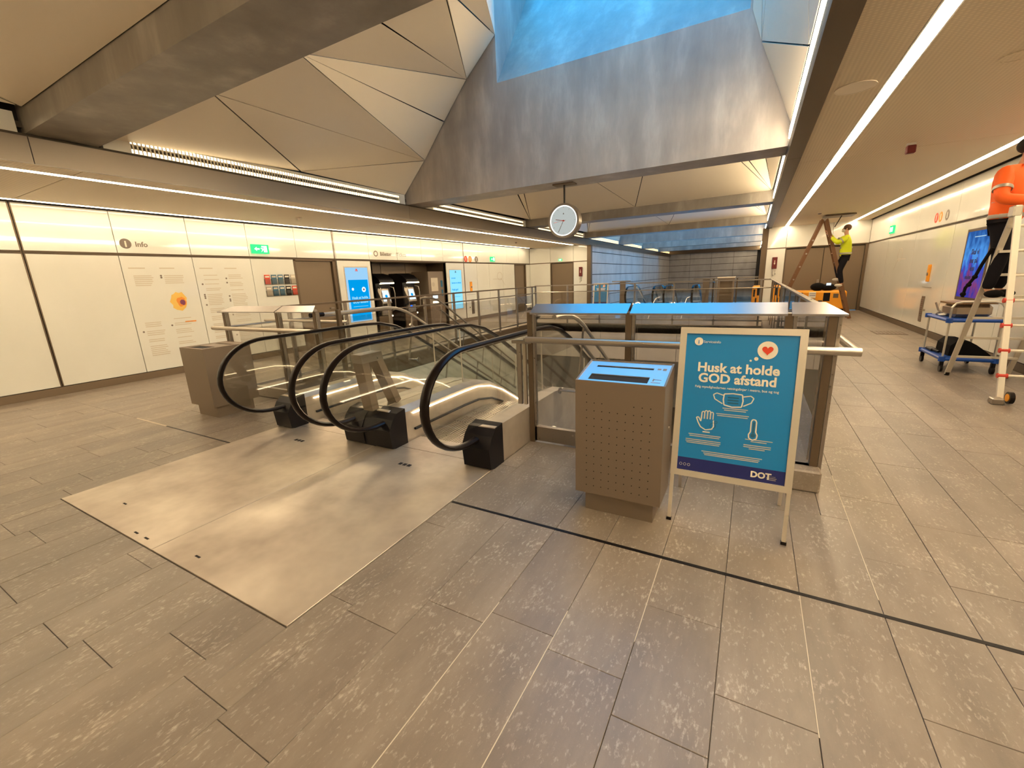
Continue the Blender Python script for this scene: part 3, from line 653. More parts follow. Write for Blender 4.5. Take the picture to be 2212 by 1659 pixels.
    for i in range(32): xx = x0 + (x1 - x0) * (i + .3) / 32; cb.box(xx, xx + .010, y0 + 1.02, y0 + 1.24, -.02, .003)
    obj('comb', cb, 'steel', t)
    k = 0; y = y0 + 1.2
    while y < ye - .5 and k < 16:
        z = slope(y + .2, yt, 0) - .012 if k else -.012
        zq = slope(y + .2, yt + .1, 0) - .012
        sb = B().box(x0 + .01, x1 - .01, y, y + .395, zq - .03, zq).box(x0 + .01, x1 - .01, y - .01, y + .01, zq - .03, zq + .12 if k > 4 else zq)
        for i in range(24): xx = x0 + .01 + (x1 - x0 - .02) * (i + .25) / 24; sb.box(xx, xx + .012, y + .012, y + .385, zq, zq + .01)
        obj('step', sb, 'steel', t); y += .40; k += 1
    obj('truss_cover', B().prism([(y0 + 1.3, -.35)] + [(yy, slope(yy, yt, -.5)) for yy in (y0 + 1.5, y0 + 3, y0 + 4, y0 + 6, ye)] + [(ye, slope(ye, yt, -1.2)), (y0 + 3, -1.4), (y0 + 1.3, -1.2)], 0, XA - .14, XB + .14), 'concrete_slab', t)
    return t
escalator(-4.68, -3.52, 2.25, 'left escalator of the near pair, going down beside the stair handrail')
escalator(-3.10, -2.00, 2.25, 'right escalator of the near pair, next to the glass barrier')
# steel deck between the two near escalators
pr = run(3.0, 4.25, .365, YEND); n_ = len(pr); b = B()
vs = [(-3.37, y, z) for y, z in pr] + [(-3.25, y, z) for y, z in pr] + [(-3.25, y, z - .3) for y, z in pr] + [(-3.37, y, z - .3) for y, z in pr]
b.add(vs, [(k * n_ + i, k * n_ + i + 1, ((k + 1) % 4) * n_ + i + 1, ((k + 1) % 4) * n_ + i) for k in range(4) for i in range(n_ - 1)] + [(0, n_, 2 * n_, 3 * n_)])
ib = B().prism([(2.86, .0), (2.84, .2), (2.89, .29), (2.95, .345), (3.07, .368), (3.07, .0)], 0, -3.395, -3.225)
t = thing('center_deck', 'narrow steel deck filling the gap between the near escalators', 'deck', (-3.3, 3.0, .3)); obj('deck_plate', b, 'steel_bright', t); obj('end_cover', ib, 'black_plastic', t)
# floor plate before the escalators, two leaves
t = thing('floor_plate', 'large pale steel access plate in the floor before the escalators', 'floor plate', (-3.32, 1.9, 0))
obj('plate_leaf', B().bbox(-4.795, -3.245, .96, 2.965, -.03, .004, .002), 'plate_steel', t); obj('plate_leaf', B().bbox(-3.24, -1.85, .96, 2.965, -.03, .004, .002), 'plate_steel', t)
b = B()
for x, y in ((-3.6, 1.0), (-3.45, 1.0), (-2.9, 1.05), (-4.2, 1.15)): b.box(x, x + .05, y, y + .012, .004, .0052)
for x in (-4.2, -2.7):
    for i in range(3): b.box(x + i * .05, x + .035 + i * .05, 2.62, 2.66, .004, .0055)
obj('lifting_slot', b, 'dark_hole', t, kind='stuff')
# inverted V stand on the deck between the escalators
t = thing('deck_barrier', 'grey steel inverted V barrier standing between the escalator balustrades', 'barrier', (-3.3, 3.05, .36))
b = B(); b.beam((-3.3, 2.86, .93), (-3.3, 2.93, .37), .13, .085, (0, 1, 0)); obj('leg', b, 'bin_metal', t)
b = B(); b.beam((-3.3, 3.03, .93), (-3.3, 3.26, .37), .13, .075, (0, 1, 0)); obj('leg', b, 'bin_metal', t)
b = B().prism([(2.815, .945), (2.825, .86), (3.10, .86), (3.085, .945)], 0, -3.368, -3.232); obj('top_piece', b, 'steel', t)
# far escalators
escalator(-4.85, -3.70, 19.0, 'left escalator of the far pair seen through the far railing'); escalator(-3.25, -2.15, 19.0, 'right escalator of the far pair seen through the far railing')
# ---------------------------------------------------------------- railings
def post(x, y, z0=0, z1=1.30, w=.05, d=.02, ax='y', flat='bronze'):
    b = B(); b.box(x - d / 2, x + d / 2, y - w / 2, y + w / 2, z0, z1) if ax == 'y' else b.box(x - w / 2, x + w / 2, y - d / 2, y + d / 2, z0, z1); return b
# left side railing, along Y
t = thing('side_railing', 'long bronze railing with glass panes along the left edge of the stairwell', 'railing', (XV0, 9, 0))
ys = [14.2 - 1.19 * k for k in range(0, 9)]; 
for y in ys: obj('post', post(XV0, y, -.05, 1.30, .065, .04), 'steel', t)
obj('top_rail', B().box(XV0 - .035, XV0 + .035, YV0, YV1 + .03, 1.275, 1.31), 'bronze', t); obj('middle_rail', B().tube([(XV0 + .05, YV0, 1.06), (XV0 + .05, YV1, 1.06)], .016, 8), 'steel', t)
obj('bottom_rail', B().box(XV0 - .02, XV0 + .02, YV0, YV1, .06, .10), 'steel', t)
for a, c in zip([YV0 + .1] + ys[::-1], ys[::-1] + [YV1]): 
    if c - a > .3: obj('glass_pane', B().box(XV0 - .006, XV0 + .006, a + .04, c - .04, .11, 1.0), 'rail_glass', t)
# far railing, along X
t = thing('far_railing', 'bronze railing with glass panes across the far end of the stairwell', 'railing', (-3.3, YV1 + .05, 0)); YR = YV1 + .05
xs_ = [XV0 + .02, -5.74, -4.56, -3.38, -2.17, -.98, .2]
for x in xs_: obj('post', post(x, YR, -.05, 1.33, .055, .04, 'x'), 'steel', t)
obj('top_rail', B().box(XV0, XV1 - .05, YR - .03, YR + .03, 1.30, 1.335), 'steel', t); obj('middle_rail', B().tube([(XV0, YR - .05, 1.09), (XV1, YR - .05, 1.09)], .016, 8), 'steel_bright', t)
obj('bottom_rail', B().box(XV0, XV1, YR - .02, YR + .02, .12, .17).box(XV0, XV1, YR - .03, YR + .03, -.06, -.02), 'steel', t)
for a, c in zip(xs_, xs_[1:]): obj('glass_pane', B().box(a + .04, c - .04, YR - .006, YR + .006, .18, 1.06), 'rail_glass', t)
# right side railing on a curb
t = thing('right_railing', 'long railing of tall glass panes on a low curb between stairwell and right aisle', 'railing', (XV1, 9, 0))
ysr = [3.66 + 1.19 * k for k in range(0, 10)]
for y in ysr[1:]: obj('post', post(XV1 - .03, y, .1, 1.32, .055, .03), 'steel', t)
obj('top_rail', B().prism([(.40, 1.345), (.55, 1.285), (.55, 1.27), (.40, 1.33)], 1, YV0 + .1, YV1), 'steel', t)
obj('curb', B().bbox(.30, .545, YV0 - .14, YV1, 0, .165, .012), 'stone', t)
for a, c in zip(ysr, ysr[1:]): obj('glass_pane', B().box(XV1 - .036, XV1 - .024, a + .04, min(c, YV1) - .04, .18, 1.28), 'grazing_glass', t)
obj('handrail', B().tube([(.63, 3.50, 1.05), (.63, YV1, 1.05)], .026, 10), 'steel_bright', t, smooth=True)
# near barrier between right escalator and right aisle
def barrier(x0, x1, xp, label, tube_ext, col='steel'):
    t = thing('glass_barrier', label, 'railing', ((x0 + x1) / 2, YV0, 0))
    for x in xp: obj('post', post(x, YV0, 0, 1.29, .05, .07, 'x'), 'bronze', t); 
    for x in xp: obj('post_flange', B().box(x + .028, x + .05, YV0 - .03, YV0 + .01, .02, 1.28), 'steel', t)
    e = [x0 - .02] + [x for x in xp[1:-1]] + [x1 + .03]
    for a, c in zip(e, e[1:]):
        l = .0 if a != e[0] else .03; r = .0 if c != e[-1] else .12
        obj('cap_plate', B().add([(a + .012, 3.60, 1.272), (c - .012, 3.60, 1.272), (c - .012 - r, 3.74, 1.345), (a + .012 + (.0 if col == 'steel' else .25 * (a == e[0])), 3.74, 1.345), (a + .012, 3.60, 1.287), (c - .012, 3.60, 1.287), (c - .012 - r, 3.74, 1.360), (a + .012 + (.0 if col == 'steel' else .25 * (a == e[0])), 3.74, 1.360)], [(3, 2, 1, 0), (4, 5, 6, 7), (0, 1, 5, 4), (1, 2, 6, 5), (2, 3, 7, 6), (3, 0, 4, 7)]), 'cap_steel', t)
    for a, c in zip(xp, xp[1:]): obj('glass_pane', B().box(a + .055, c - .03, YV0 - .006, YV0 + .006, .18, 1.26), 'rail_glass', t)
    obj('bottom_rail', B().box(xp[0], xp[-1], YV0 - .03, YV0 + .02, .02, .165), 'steel', t)
    obj('tube_rail', B().tube([(tube_ext[0], 3.50, 1.05), (tube_ext[1], 3.50, 1.05)], .029, 12), 'steel_bright', t, smooth=True)
    bk = B()
    for x in xp: bk.cyl((x, 3.50, 1.05), (x, YV0, 1.05), .012, 8)
    obj('bracket', bk, 'steel', t); return t
tb = barrier(-1.80, .56, [-1.82, -.89, .245, .50], 'glass barrier with blue-lit sloping steel cap behind the bin and poster', (-1.80, .655))
obj('tube_end', B().ball((-1.83, 3.75, 1.24), .045, 10, 6, (1, 2.2, .8)), 'rubber', tb, label='dark rounded end of the upper rail')
barrier(-7.15, -4.93, [-7.03, -5.72, -4.92], 'glass barrier with pale sloping cap behind the far litter bin, left of the escalators', (-7.16, -4.75), 'pale')
# second post row of the left barrier, inside
t = thing('return_railing', 'short return railing with thin tube behind the left glass barrier', 'railing', (-5.6, 4.4, 0))
obj('post', post(-5.35, 3.95, 0, 1.29, .06, .05, 'x'), 'steel', t); obj('post', post(-4.86, 3.95, 0, 1.29, .05, .05, 'x'), 'bronze', t)
obj('tube_rail', B().tube([(-6.95, 4.2, 1.10), (-5.0, 4.2, 1.10)], .02, 8), 'steel_bright', t)
# stair handrails: doubled tubes that level off and run down beside the escalators
def stair_rail(x, y0, ytop, label, sgn):
    t = thing('stair_handrail', label, 'handrail', (x, y0, 1.2)); dn = lambda y, z: z if y < ytop else z - (y - ytop) ** 2 * .45 if y < ytop + .6 else z - .162 - (y - ytop - .6) * .60
    ch = [(x, y0 + i * .2, dn(y0 + i * .2, 1.24)) for i in range(36)]
    obj('upper_tube', B().tube(ch, .024, 8), 'steel_bright', t, smooth=True)
    ch = [(x + sgn * .02, ytop + .5 + i * .25, dn(ytop + .5 + i * .25, 1.24) - .20) for i in range(24)]
    obj('lower_tube', B().tube(ch, .02, 8), 'steel', t, smooth=True)
    for i in range(6):
        y = ytop + .6 + i * .95; z = dn(y, 1.24)
        obj('support', B().beam((x, y, z - .02), (x, y - .18, z - .75), .035, .012, (1, 0, 0)), 'steel', t)
        obj('bracket', B().cyl((x, y - .18, z - .72), (x + sgn * .22, y - .18, z - .72), .011, 8).cyl((x + sgn * .20, y - .18, z - .72), (x + sgn * .22, y - .18, z - .72), .035, 12), 'steel', t)
    return t
t = stair_rail(-5.0, 3.8, 4.95, 'curved steel handrail rising beside the left escalator', 1)
obj('end_sleeve', B().cyl((-5.0, 3.62, 1.24), (-5.0, 3.82, 1.24), .03, 10), 'rubber', t, label='dark sleeve at the end of the tube')
stair_rail(-1.60, 3.7, 3.9, 'steel handrail running down behind the near glass barrier', -1)
t = stair_rail(-6.9, 8.0, 8.2, 'thin handrail on the left stairwell wall', -1)
t = thing('balustrade_end', 'short steel frame closing the right escalator behind the barrier post', 'railing', (-1.92, 3.6, 0))
obj('post', post(-1.92, 3.58, .4, 1.03, .045, .03, 'x'), 'steel', t); obj('post', post(-1.86, 3.58, .4, 1.03, .03, .03, 'x'), 'steel_bright', t); obj('top_bar', B().box(-1.99, -1.80, 3.56, 3.60, 1.0, 1.03), 'steel', t)
# ---------------------------------------------------------------- litter bins
def bin_(x0, x1, y0, y1, ztop, label, perf, dots=True, tilt=0.):
    t = thing('litter_bin', label, 'bin', ((x0 + x1) / 2, (y0 + y1) / 2, 0), 'litter bins')
    obj('plinth', B().box(x0 + .055, x1 - .05, y0 + .05, y1 - .06, 0, .155), 'bin_metal', t)
    dx, dy = x1 - x0, y1 - y0; rise = tilt * dy; e = .012
    bd = B().prism([(y0, .15), (y0, ztop), (y0 + e, ztop), (y0 + e, .15)], 0, x0, x1).prism([(y1 - e, .15), (y1 - e, ztop + rise), (y1, ztop + rise), (y1, .15)], 0, x0, x1)
    for xa, xb in ((x0, x0 + e), (x1 - e, x1)): bd.prism([(y0 + e, .15), (y0 + e, ztop), (y1 - e, ztop + rise), (y1 - e, .15)], 0, xa, xb)
    bd.box(x0 + e, x1 - e, y0 + e, y1 - e, .15, .17); obj('body', bd, 'bin_metal', t)
    zt = ztop - .004; h1 = (y0 + .10 * dy, y0 + .36 * dy); h2 = (y0 + .68 * dy, y0 + .76 * dy); a0, a1 = x0 + .13 * dx, x0 + .80 * dx
    zz = lambda y: zt + (y - y0) * tilt
    lid = B()
    def lp_(xa, xb, p, q, lo=-.006, hi=0): lid_.prism([(p, zz(p) + lo), (p, zz(p) + hi), (q, zz(q) + hi), (q, zz(q) + lo)], 0, xa, xb)
    lid_ = lid; lp_(x0 + e, a0, y0 + e, y1 - e); lp_(a1, x1 - e, y0 + e, y1 - e)
    for p, q in ((y0 + e, h1[0]), (h1[1], h2[0]), (h2[1], y1 - e)): lp_(a0, a1, p, q)
    obj('lid', lid, 'bin_top_steel' if perf else 'bin_metal', t)
    lid_ = B(); lp_(a0, a1, h1[0], h1[1], -.03, -.008); lp_(a0 + .02, a1, h2[0], h2[1], -.03, -.008); obj('opening_throat', lid_, 'dark_hole', t)
    lid_ = B()
    for u0, u1, v0, v1 in ((.84, .855, .2, .3), (.83, .93, .14, .16), (.85, .93, .26, .28), (.84, .88, .70, .76), (.90, .94, .68, .77)): lp_(x0 + u0 * dx, x0 + u1 * dx, y0 + v0 * dy, y0 + v1 * dy, 0, .001)
    obj('lid_pictogram', lid_, 'print_grey', t, kind='stuff')
    obj('inner_liner', B().box(x0 + .02, x1 - .02, y0 + .02, y1 - .02, .18, zt - .2), 'dark_hole', t)
    if dots:
        b = B()
        for i in range(9):
            for k in range(13):
                if k == 12 and i not in (0,): continue
                if k == 11 and 3 <= i <= 5: continue
                b.cyl((x0 + .078 + i * .051, y0 - .0008, .21 + k * .0535), (x0 + .078 + i * .051, y0 + .002, .21 + k * .0535), .0038, 6)
        obj('perforation', b, 'dark_hole', t, kind='stuff')
    obj('lock', B().cyl((x1, y0 + .2, .62), (x1 + .006, y0 + .2, .62), .012, 10), 'steel_bright', t)
    return t
bin_(-.97, -.405, 2.574, 2.90, .945, 'tall brown perforated litter bin with blue-lit lid beside the poster stand', True, True, .235)  # lid slope and shallow body shaped so the lid mirrors the blue skylight
bin_(-6.43, -5.87, 2.70, 3.28, .905, 'brown litter bin left of the escalators near the left barrier', False, False)
# ---------------------------------------------------------------- poster stand
def poster_stand(ox, oy, label, detail=True, s=1.0, grp=None):
    t = thing('poster_stand', label, 'sign', (ox, oy, 0), 'poster stands')
    k = .145; X0, X1, Z0, Z1 = -.337, .337, .315, 1.262; n = Vector((0, -1, -k * 0)).normalized()
    def Pt(x, z, d=0): return Vector((ox + x, oy + k * z - d, z + d * k))
    def pl(b, x0, x1, z0, z1, d0, d1):
        vs = [Pt(x, z, d) for d in (d0, d1) for x, z in ((x0, z0), (x1, z0), (x1, z1), (x0, z1))]; return b.add(vs, [(3, 2, 1, 0), (4, 5, 6, 7), (0, 1, 5, 4), (1, 2, 6, 5), (2, 3, 7, 6), (3, 0, 4, 7)])
    F = .038
    for a in ((X0, X1, Z1 - F, Z1), (X0, X1, Z0, Z0 + F), (X0, X0 + F, Z0 + F, Z1 - F), (X1 - F, X1, Z0 + F, Z1 - F)): obj('frame_rail', pl(B(), *a, 0, .018), 'silver_frame', t)
    obj('poster', pl(B(), X0 + F, X1 - F, Z0 + F, Z1 - F, 0, .006), 'poster_blue', t); ps = t.children[-1] if False else [c for c in t.children if c.name.startswith('poster')][-1]
    obj('back_panel', pl(B(), X0, X1, Z0, Z1, -.012, 0), 'silver_frame', t)
    for x in (X0 + .012, X1 - .012):
        b = B().beam(Pt(x, 0, .004), Pt(x, Z0 + .02, .004), .022, .014, (0, 1, 0)); lg = obj('leg', b, 'silver_frame', t); obj('foot_cap', B().beam(Pt(x, 0, .004), Pt(x, .018, .004), .03, .022, (0, 1, 0)), 'rubber', lg)
        b = B().beam((ox + x, oy + .17 + .02, Z1 - .03), (ox + x, oy + .50, .0), .022, .014, (0, 1, 0)); obj('rear_leg', b, 'silver_frame', t)
    pb = B()
    for a in ((X0, X1, Z1 - F, Z1), (X0, X1, Z0, Z0 + F)): pass
    PX0, PX1, PZ0, PZ1 = X0 + F, X1 - F, Z0 + F, Z1 - F; PW, PH = PX1 - PX0, PZ1 - PZ0
    def Q(u, v, d=.0085): return Pt(PX0 + u * PW, PZ1 - v * PH, d)
    def disc(b, u, v, r, d=.0085, nn=28): 
        c = [Q(u + r / PW * math.cos(2 * math.pi * i / nn), v + r / PH * math.sin(2 * math.pi * i / nn), d) for i in range(nn)]; b.slab(c, .0008); return b
    def line(b, pts, r=.003, d=.008): b.tube([Q(u, v, d) for u, v in pts], r * .3, 6, rx=r, up=(0, 1, 0)) if False else None; \
        [b.slab([Q(*p0, d) + o1, Q(*p1, d) + o1, Q(*p1, d) - o1, Q(*p0, d) - o1], .0006) for p0, p1, o1 in [(p, q, _perp(Q(*p, d), Q(*q, d), r)) for p, q in zip(pts, pts[1:])]]; return b
    def _perp(a, c, r): tt = (c - a).normalized(); return tt.cross(Vector((0, 1, 0))).normalized() * r
    pl_ = lambda u0, u1, v0, v1, d0=.0062, d1=.0072: pl(B(), PX0 + u0 * PW, PX0 + u1 * PW, PZ1 - v1 * PH, PZ1 - v0 * PH, d0, d1)
    obj('navy_footer', pl_(0, 1, .905, 1), 'poster_navy', ps)
    [obj(nn_, disc(B(), *a_), 'print_white', ps) for nn_, a_ in (('speech_bubble', (.745, .10, .052)), ('bubble_dot', (.655, .160, .0110)), ('bubble_dot', (.608, .174, .0060)), ('info_disc', (.12, .055, .0245)))]
    hb = B(); hp = []
    for i in range(40):
        a = 2 * math.pi * i / 40; hp.append(Q(.745 + 16 * math.sin(a) ** 3 * .0018 / PW, .10 - (13 * math.cos(a) - 5 * math.cos(2 * a) - 2 * math.cos(3 * a) - math.cos(4 * a)) * .0018 / PH, .0105))
    c0 = Q(.745, .10, .0105); hb.add([c0] + hp, [(0, i + 1, (i + 1) % 40 + 1) for i in range(40)]); obj('heart', hb, 'print_red', ps)
    if not detail: 
        obj('lettering', pl_(.16, .85, .21, .24).add(pl_(.19, .82, .275, .31).v, pl_(.19, .82, .275, .31).f), 'print_white', ps); return t
    ux, uz = (1, 0, 0), (0, k, 1)
    def tx(s_, size, u, v, align='CENTER', bold=0): obj('lettering', text_b(s_, size, Q(u, v, .0085), ux, uz, align, bold, .0004), 'print_white', ps)
    tx('Husk at holde', .078, .495, .264, bold=.03); tx('GOD afstand', .078, .495, .340, bold=.03)
    tx('Følg myndighedernes retningslinjer i metro, bus og tog', .0205, .495, .382, bold=.012)
    tx('Serviceinfo', .022, .165, .064, 'LEFT'); tx('DOT', .05, .70, .972, 'LEFT', .04)
    tb2 = B(); q = text_b('i', .034, Q(.12, .071, .0098), ux, uz, 'CENTER', .03, .0004); obj('info_letter', q, 'poster_blue', ps)
    sm = B()
    def lines(u, vs_, w_): [sm.add(*(lambda b: (b.v, b.f))(pl_(u - w_[i] / 2, u + w_[i] / 2, v_ - .0028, v_ + .0028))) for i, v_ in enumerate(vs_)]
    lines(.51, (.515, .528), (.23, .20)); lines(.49, (.558, .571), (.30, .28)); lines(.245, (.725, .738), (.31, .29)); lines(.235, (.765, .778, .790), (.34, .34, .32)); lines(.745, (.715, .728), (.24, .14)); lines(.735, (.755, .768, .780), (.24, .24, .14)); lines(.51, (.842, .855, .866), (.56, .52, .5)); lines(.885, (.952, .963, .974), (.07, .09, .08))
    obj('small_print', sm, 'print_pale' if False else 'screen_dim' if False else 'print_lightgrey', ps, kind='stuff')
    ic = B()
    # mask
    line(ic, [(.40, .415), (.48, .408), (.565, .412), (.575, .455), (.565, .497), (.48, .503), (.405, .492), (.395, .455), (.40, .415)], .0035)
    line(ic, [(.395, .425), (.33, .412), (.30, .425), (.315, .455), (.39, .485)], .0032); line(ic, [(.575, .425), (.64, .415), (.668, .43), (.65, .462), (.58, .490)], .0032)
    # hand
    line(ic, [(.155, .60), (.175, .635), (.20, .665), (.25, .685), (.31, .675), (.325, .655)], .0035); line(ic, [(.155, .60), (.175, .595), (.20, .625), (.205, .575)], .0035)
    for i in range(4): u = .205 + i * .028; v = .553 + (.0 if i in (1, 2) else .008); line(ic, [(u, .605), (u, v), (u + .007, v - .008), (u + .019, v - .008), (u + .026, v), (u + .026, .605)], .003)
    line(ic, [(.225, .700), (.295, .700)], .004); line(ic, [(.325, .655), (.32, .61)], .003)
    # thermometer
    line(ic, [(.665, .66), (.665, .59), (.675, .575), (.70, .575), (.712, .59), (.712, .66)], .0035)
    line(ic, [(.665, .66), (.650, .68), (.655, .705), (.688, .718), (.722, .705), (.727, .68), (.712, .66)], .0035)
    for u in (.035, .075, .115): 
        for i in range(12): a, c = 2 * math.pi * i / 12, 2 * math.pi * (i + 1) / 12; line(ic, [(u + .013 * math.cos(a), .958 + .0095 * math.sin(a)), (u + .013 * math.cos(c), .958 + .0095 * math.sin(c))], .001)
    obj('pictogram', ic, 'print_white', ps, kind='stuff')
    dk = B(); [line(dk, [(.435, v), (.535, v)], .0035) for v in (.437, .456, .475)]; line(dk, [(.689, .592), (.689, .67)], .005); disc(dk, .689, .685, .012)
    for cx_, cy_, r_ in ((.318, .648, .016), (.345, .622, .0075)):
        for i in range(14): a, c = 2 * math.pi * i / 14, 2 * math.pi * (i + 1) / 14; line(dk, [(cx_ + r_ / PW * math.cos(a), cy_ + r_ / PH * math.sin(a)), (cx_ + r_ / PW * math.cos(c), cy_ + r_ / PH * math.sin(c))], .0015)
    obj('dark_pictogram', dk, 'print_teal', ps, kind='stuff')
    return t
poster_stand(-.04, 2.722, 'near poster stand with turquoise distance-keeping notice in a silver frame')
poster_stand(-6.05, 19.2, 'small far poster stand with turquoise notice beyond the far railing', False)
# ---------------------------------------------------------------- clock
t = thing('hanging_clock', 'round white station clock hanging from the tall skylight beam', 'clock', (-3.26, 8.1, 3.3)); cz_ = 2.64; cy = 8.1
obj('ceiling_plate', B().box(-3.46, -3.06, 8.0, 8.22, 3.275, 3.3), 'bronze', t); obj('rod', B().cyl((-3.26, cy, 3.28), (-3.26, cy, 2.94), .018, 10), 'rubber', t)
obj('case', B().ring((-3.26, cy - .07, cz_), 'y', .275, .312, .16, 48).cyl((-3.26, cy + .0, cz_), (-3.26, cy + .05, cz_), .29, 48), 'steel', t, smooth=True)
obj('dial', B().cyl((-3.26, cy - .055, cz_), (-3.26, cy - .04, cz_), .276, 48), 'clock_face', t)
obj('glowing_rim', B().ring((-3.26, cy - .062, cz_), 'y', .255, .276, .006, 48), 'clock_rim', t)
b = B()
for i in range(12):
    a = i * math.pi / 6; b.beam((-3.26 + .215 * math.sin(a), cy - .058, cz_ + .215 * math.cos(a)), (-3.26 + .245 * math.sin(a), cy - .058, cz_ + .245 * math.cos(a)), .004, .004, (0, 1, 0))
obj('hour_mark', b, 'print_pale', t, kind='stuff')
def hand(nm_, ang, L, w_, mt, back_=.03):
    a = math.radians(ang); obj(nm_, B().beam((-3.26 - back_ * math.sin(a), cy - .066, cz_ - back_ * math.cos(a)), (-3.26 + L * math.sin(a), cy - .066, cz_ + L * math.cos(a)), w_, .004, (0, 1, 0)), mt, t)
hand('hour_hand', -79, .16, .010, 'print_red', .03); hand('minute_hand', 207, .225, .010, 'print_grey', .0); hand('second_hand', -97, .21, .004, 'print_red', .05); 
hand('hour_hand_tip', -79, .15, .006, 'print_grey', -.05)
obj('hub', B().cyl((-3.26, cy - .075, cz_), (-3.26, cy - .05, cz_), .014, 12), 'print_red', t); obj('dial_mark', B().slab([(-3.275, cy - .06, cz_ + .115), (-3.245, cy - .06, cz_ + .115), (-3.26, cy - .06, cz_ + .145)], .002), 'print_grey', t)
# ---------------------------------------------------------------- things on the left wall (faces +X); u grows with y
def wtext(s, size, y, z, par, mt='print_grey', name='lettering', x=XL, bold=.0, align='LEFT'): return obj(name, text_b(s, size, (x + .0025, y, z), (0, 1, 0), (0, 0, 1), align, bold, .0008), mt, par)
def wl_rect(y0, y1, z0, z1, d0=0, d1=.002): return B().box(XL + d0, XL + d1, y0, y1, z0, z1)
t = thing('info_sign', 'dark round i symbol and word Info on the upper left wall panel', 'sign', (XL, 3.85, 2.49))
obj('symbol_disc', B().cyl((XL, 3.745, 2.49), (XL + .002, 3.745, 2.49), .088, 32), 'print_grey', t); wtext('i', .15, 3.745, 2.435, t, 'print_white', 'symbol_letter', XL + .002, .04, 'CENTER'); wtext('Info', .125, 3.885, 2.445, t, bold=.02)
t = thing('ticket_sign', 'wall lettering Billetter / Tickets above the ticket machine niche', 'sign', (XL, 10.2, 2.5))
obj('symbol_ring', B().ring((XL, 9.78, 2.50), 'x', .055, .085, .002), 'print_grey', t); wtext('Billetter', .15, 9.95, 2.45, t, bold=.02); wtext('/Tickets', .15, 10.62, 2.45, t, 'print_grey', 'light_lettering')
# information posters printed on the glass
def info_panel(y0, y1, label, mapcol):
    t = thing('printed_information', label, 'sign', (XL, (y0 + y1) / 2, 1.3)); b = B(); d = B(); rng = random.Random(int(y0 * 10))
    mid = (y0 + y1) / 2
    for c0, c1 in ((y0 + .12, mid - .06), (mid + .04, y1 - .12)):
        b.add(wl_rect(c0, c0 + .25, 2.05, 2.07).v, wl_rect(c0, c0 + .25, 2.05, 2.07).f)
        rows = [1.9, 1.86, 1.82] if mapcol else [1.9, 1.86, 1.78]
        z = 1.92
        while z > .42:
            if mapcol and 1.10 < z < 1.72: z -= .06; continue
            L_ = rng.uniform(.75, 1) * (c1 - c0 - .07)
            if rng.random() < .25: d.cyl((XL, c0, z), (XL + .002, c0, z), .018, 10); z -= .0
            q = wl_rect(c0 + .05, c0 + .05 + L_, z - .007, z + .007); b.add(q.v, q.f); z -= rng.choice((.035, .035, .035, .09))
    obj('text_lines', b, 'print_lightgrey', t, kind='stuff'); obj('bullet', d, 'print_grey', t, kind='stuff')
    if mapcol:
        z = 1.42; yc = mid + .28
        def blob(cy_, cz2, ry, rz, mt, d1, seed):
            rr = random.Random(seed); pts = [(XL + d1, cy_ + ry * rr.uniform(.82, 1.1) * math.cos(a), cz2 + rz * rr.uniform(.82, 1.1) * math.sin(a)) for a in [2 * math.pi * i / 18 for i in range(18)]]
            o = B().slab(pts, .0005); obj('zone_map', o, mt, t)
        blob(yc - .03, z + .0, .16, .20, 'print_orange', .0015, 1) if False else blob(yc - .03, z, .15, .20, 'print_yellow', .0015, 1); blob(yc + .01, z - .01, .085, .10, 'print_orange', .0022, 2); blob(yc + .03, z - .02, .05, .055, 'print_purple', .003, 3)
        obj('colour_key', wl_rect(yc + .0, yc + .2, 1.0, 1.025), 'print_orange', t)
info_panel(3.58, 4.70, 'printed travel information with a coloured zone map on the left wall', True)
info_panel(4.76, 5.90, 'printed text columns on the left wall panel beside the zone map', False)
# leaflets in a clear rack
t = thing('leaflet_rack', 'two-row acrylic leaflet rack with red and dark leaflets on the left wall', 'rack', (XL, 6.6, 1.68))
cols = ['print_red', 'print_lightgrey', 'poster_navy', 'print_lightgrey', 'print_red']
for r in range(2):
    for i in range(5):
        y = 6.20 + i * .165; z = 1.70 - r * .27; mt = (['print_red', 'print_teal', 'print_teal', 'black_plastic', 'print_lightgrey'], ['print_pale', 'print_teal', 'print_teal', 'black_plastic', 'print_red'])[r][i]
        lf = obj('leaflet', B().box(XL + .018, XL + .030, y + .01, y + .135, z, z + .215), mt, t); obj('leaflet_heading', B().box(XL + .030, XL + .0315, y + .02, y + .12, z + .15, z + .19), 'print_white' if i != 1 else 'print_lightgrey', lf)
        obj('pocket', B().box(XL, XL + .006, y, y + .15, z - .02, z + .12).box(XL + .034, XL + .038, y, y + .15, z - .02, z + .12).box(XL, XL + .038, y, y + .004, z - .02, z + .12), 'rail_glass', t)
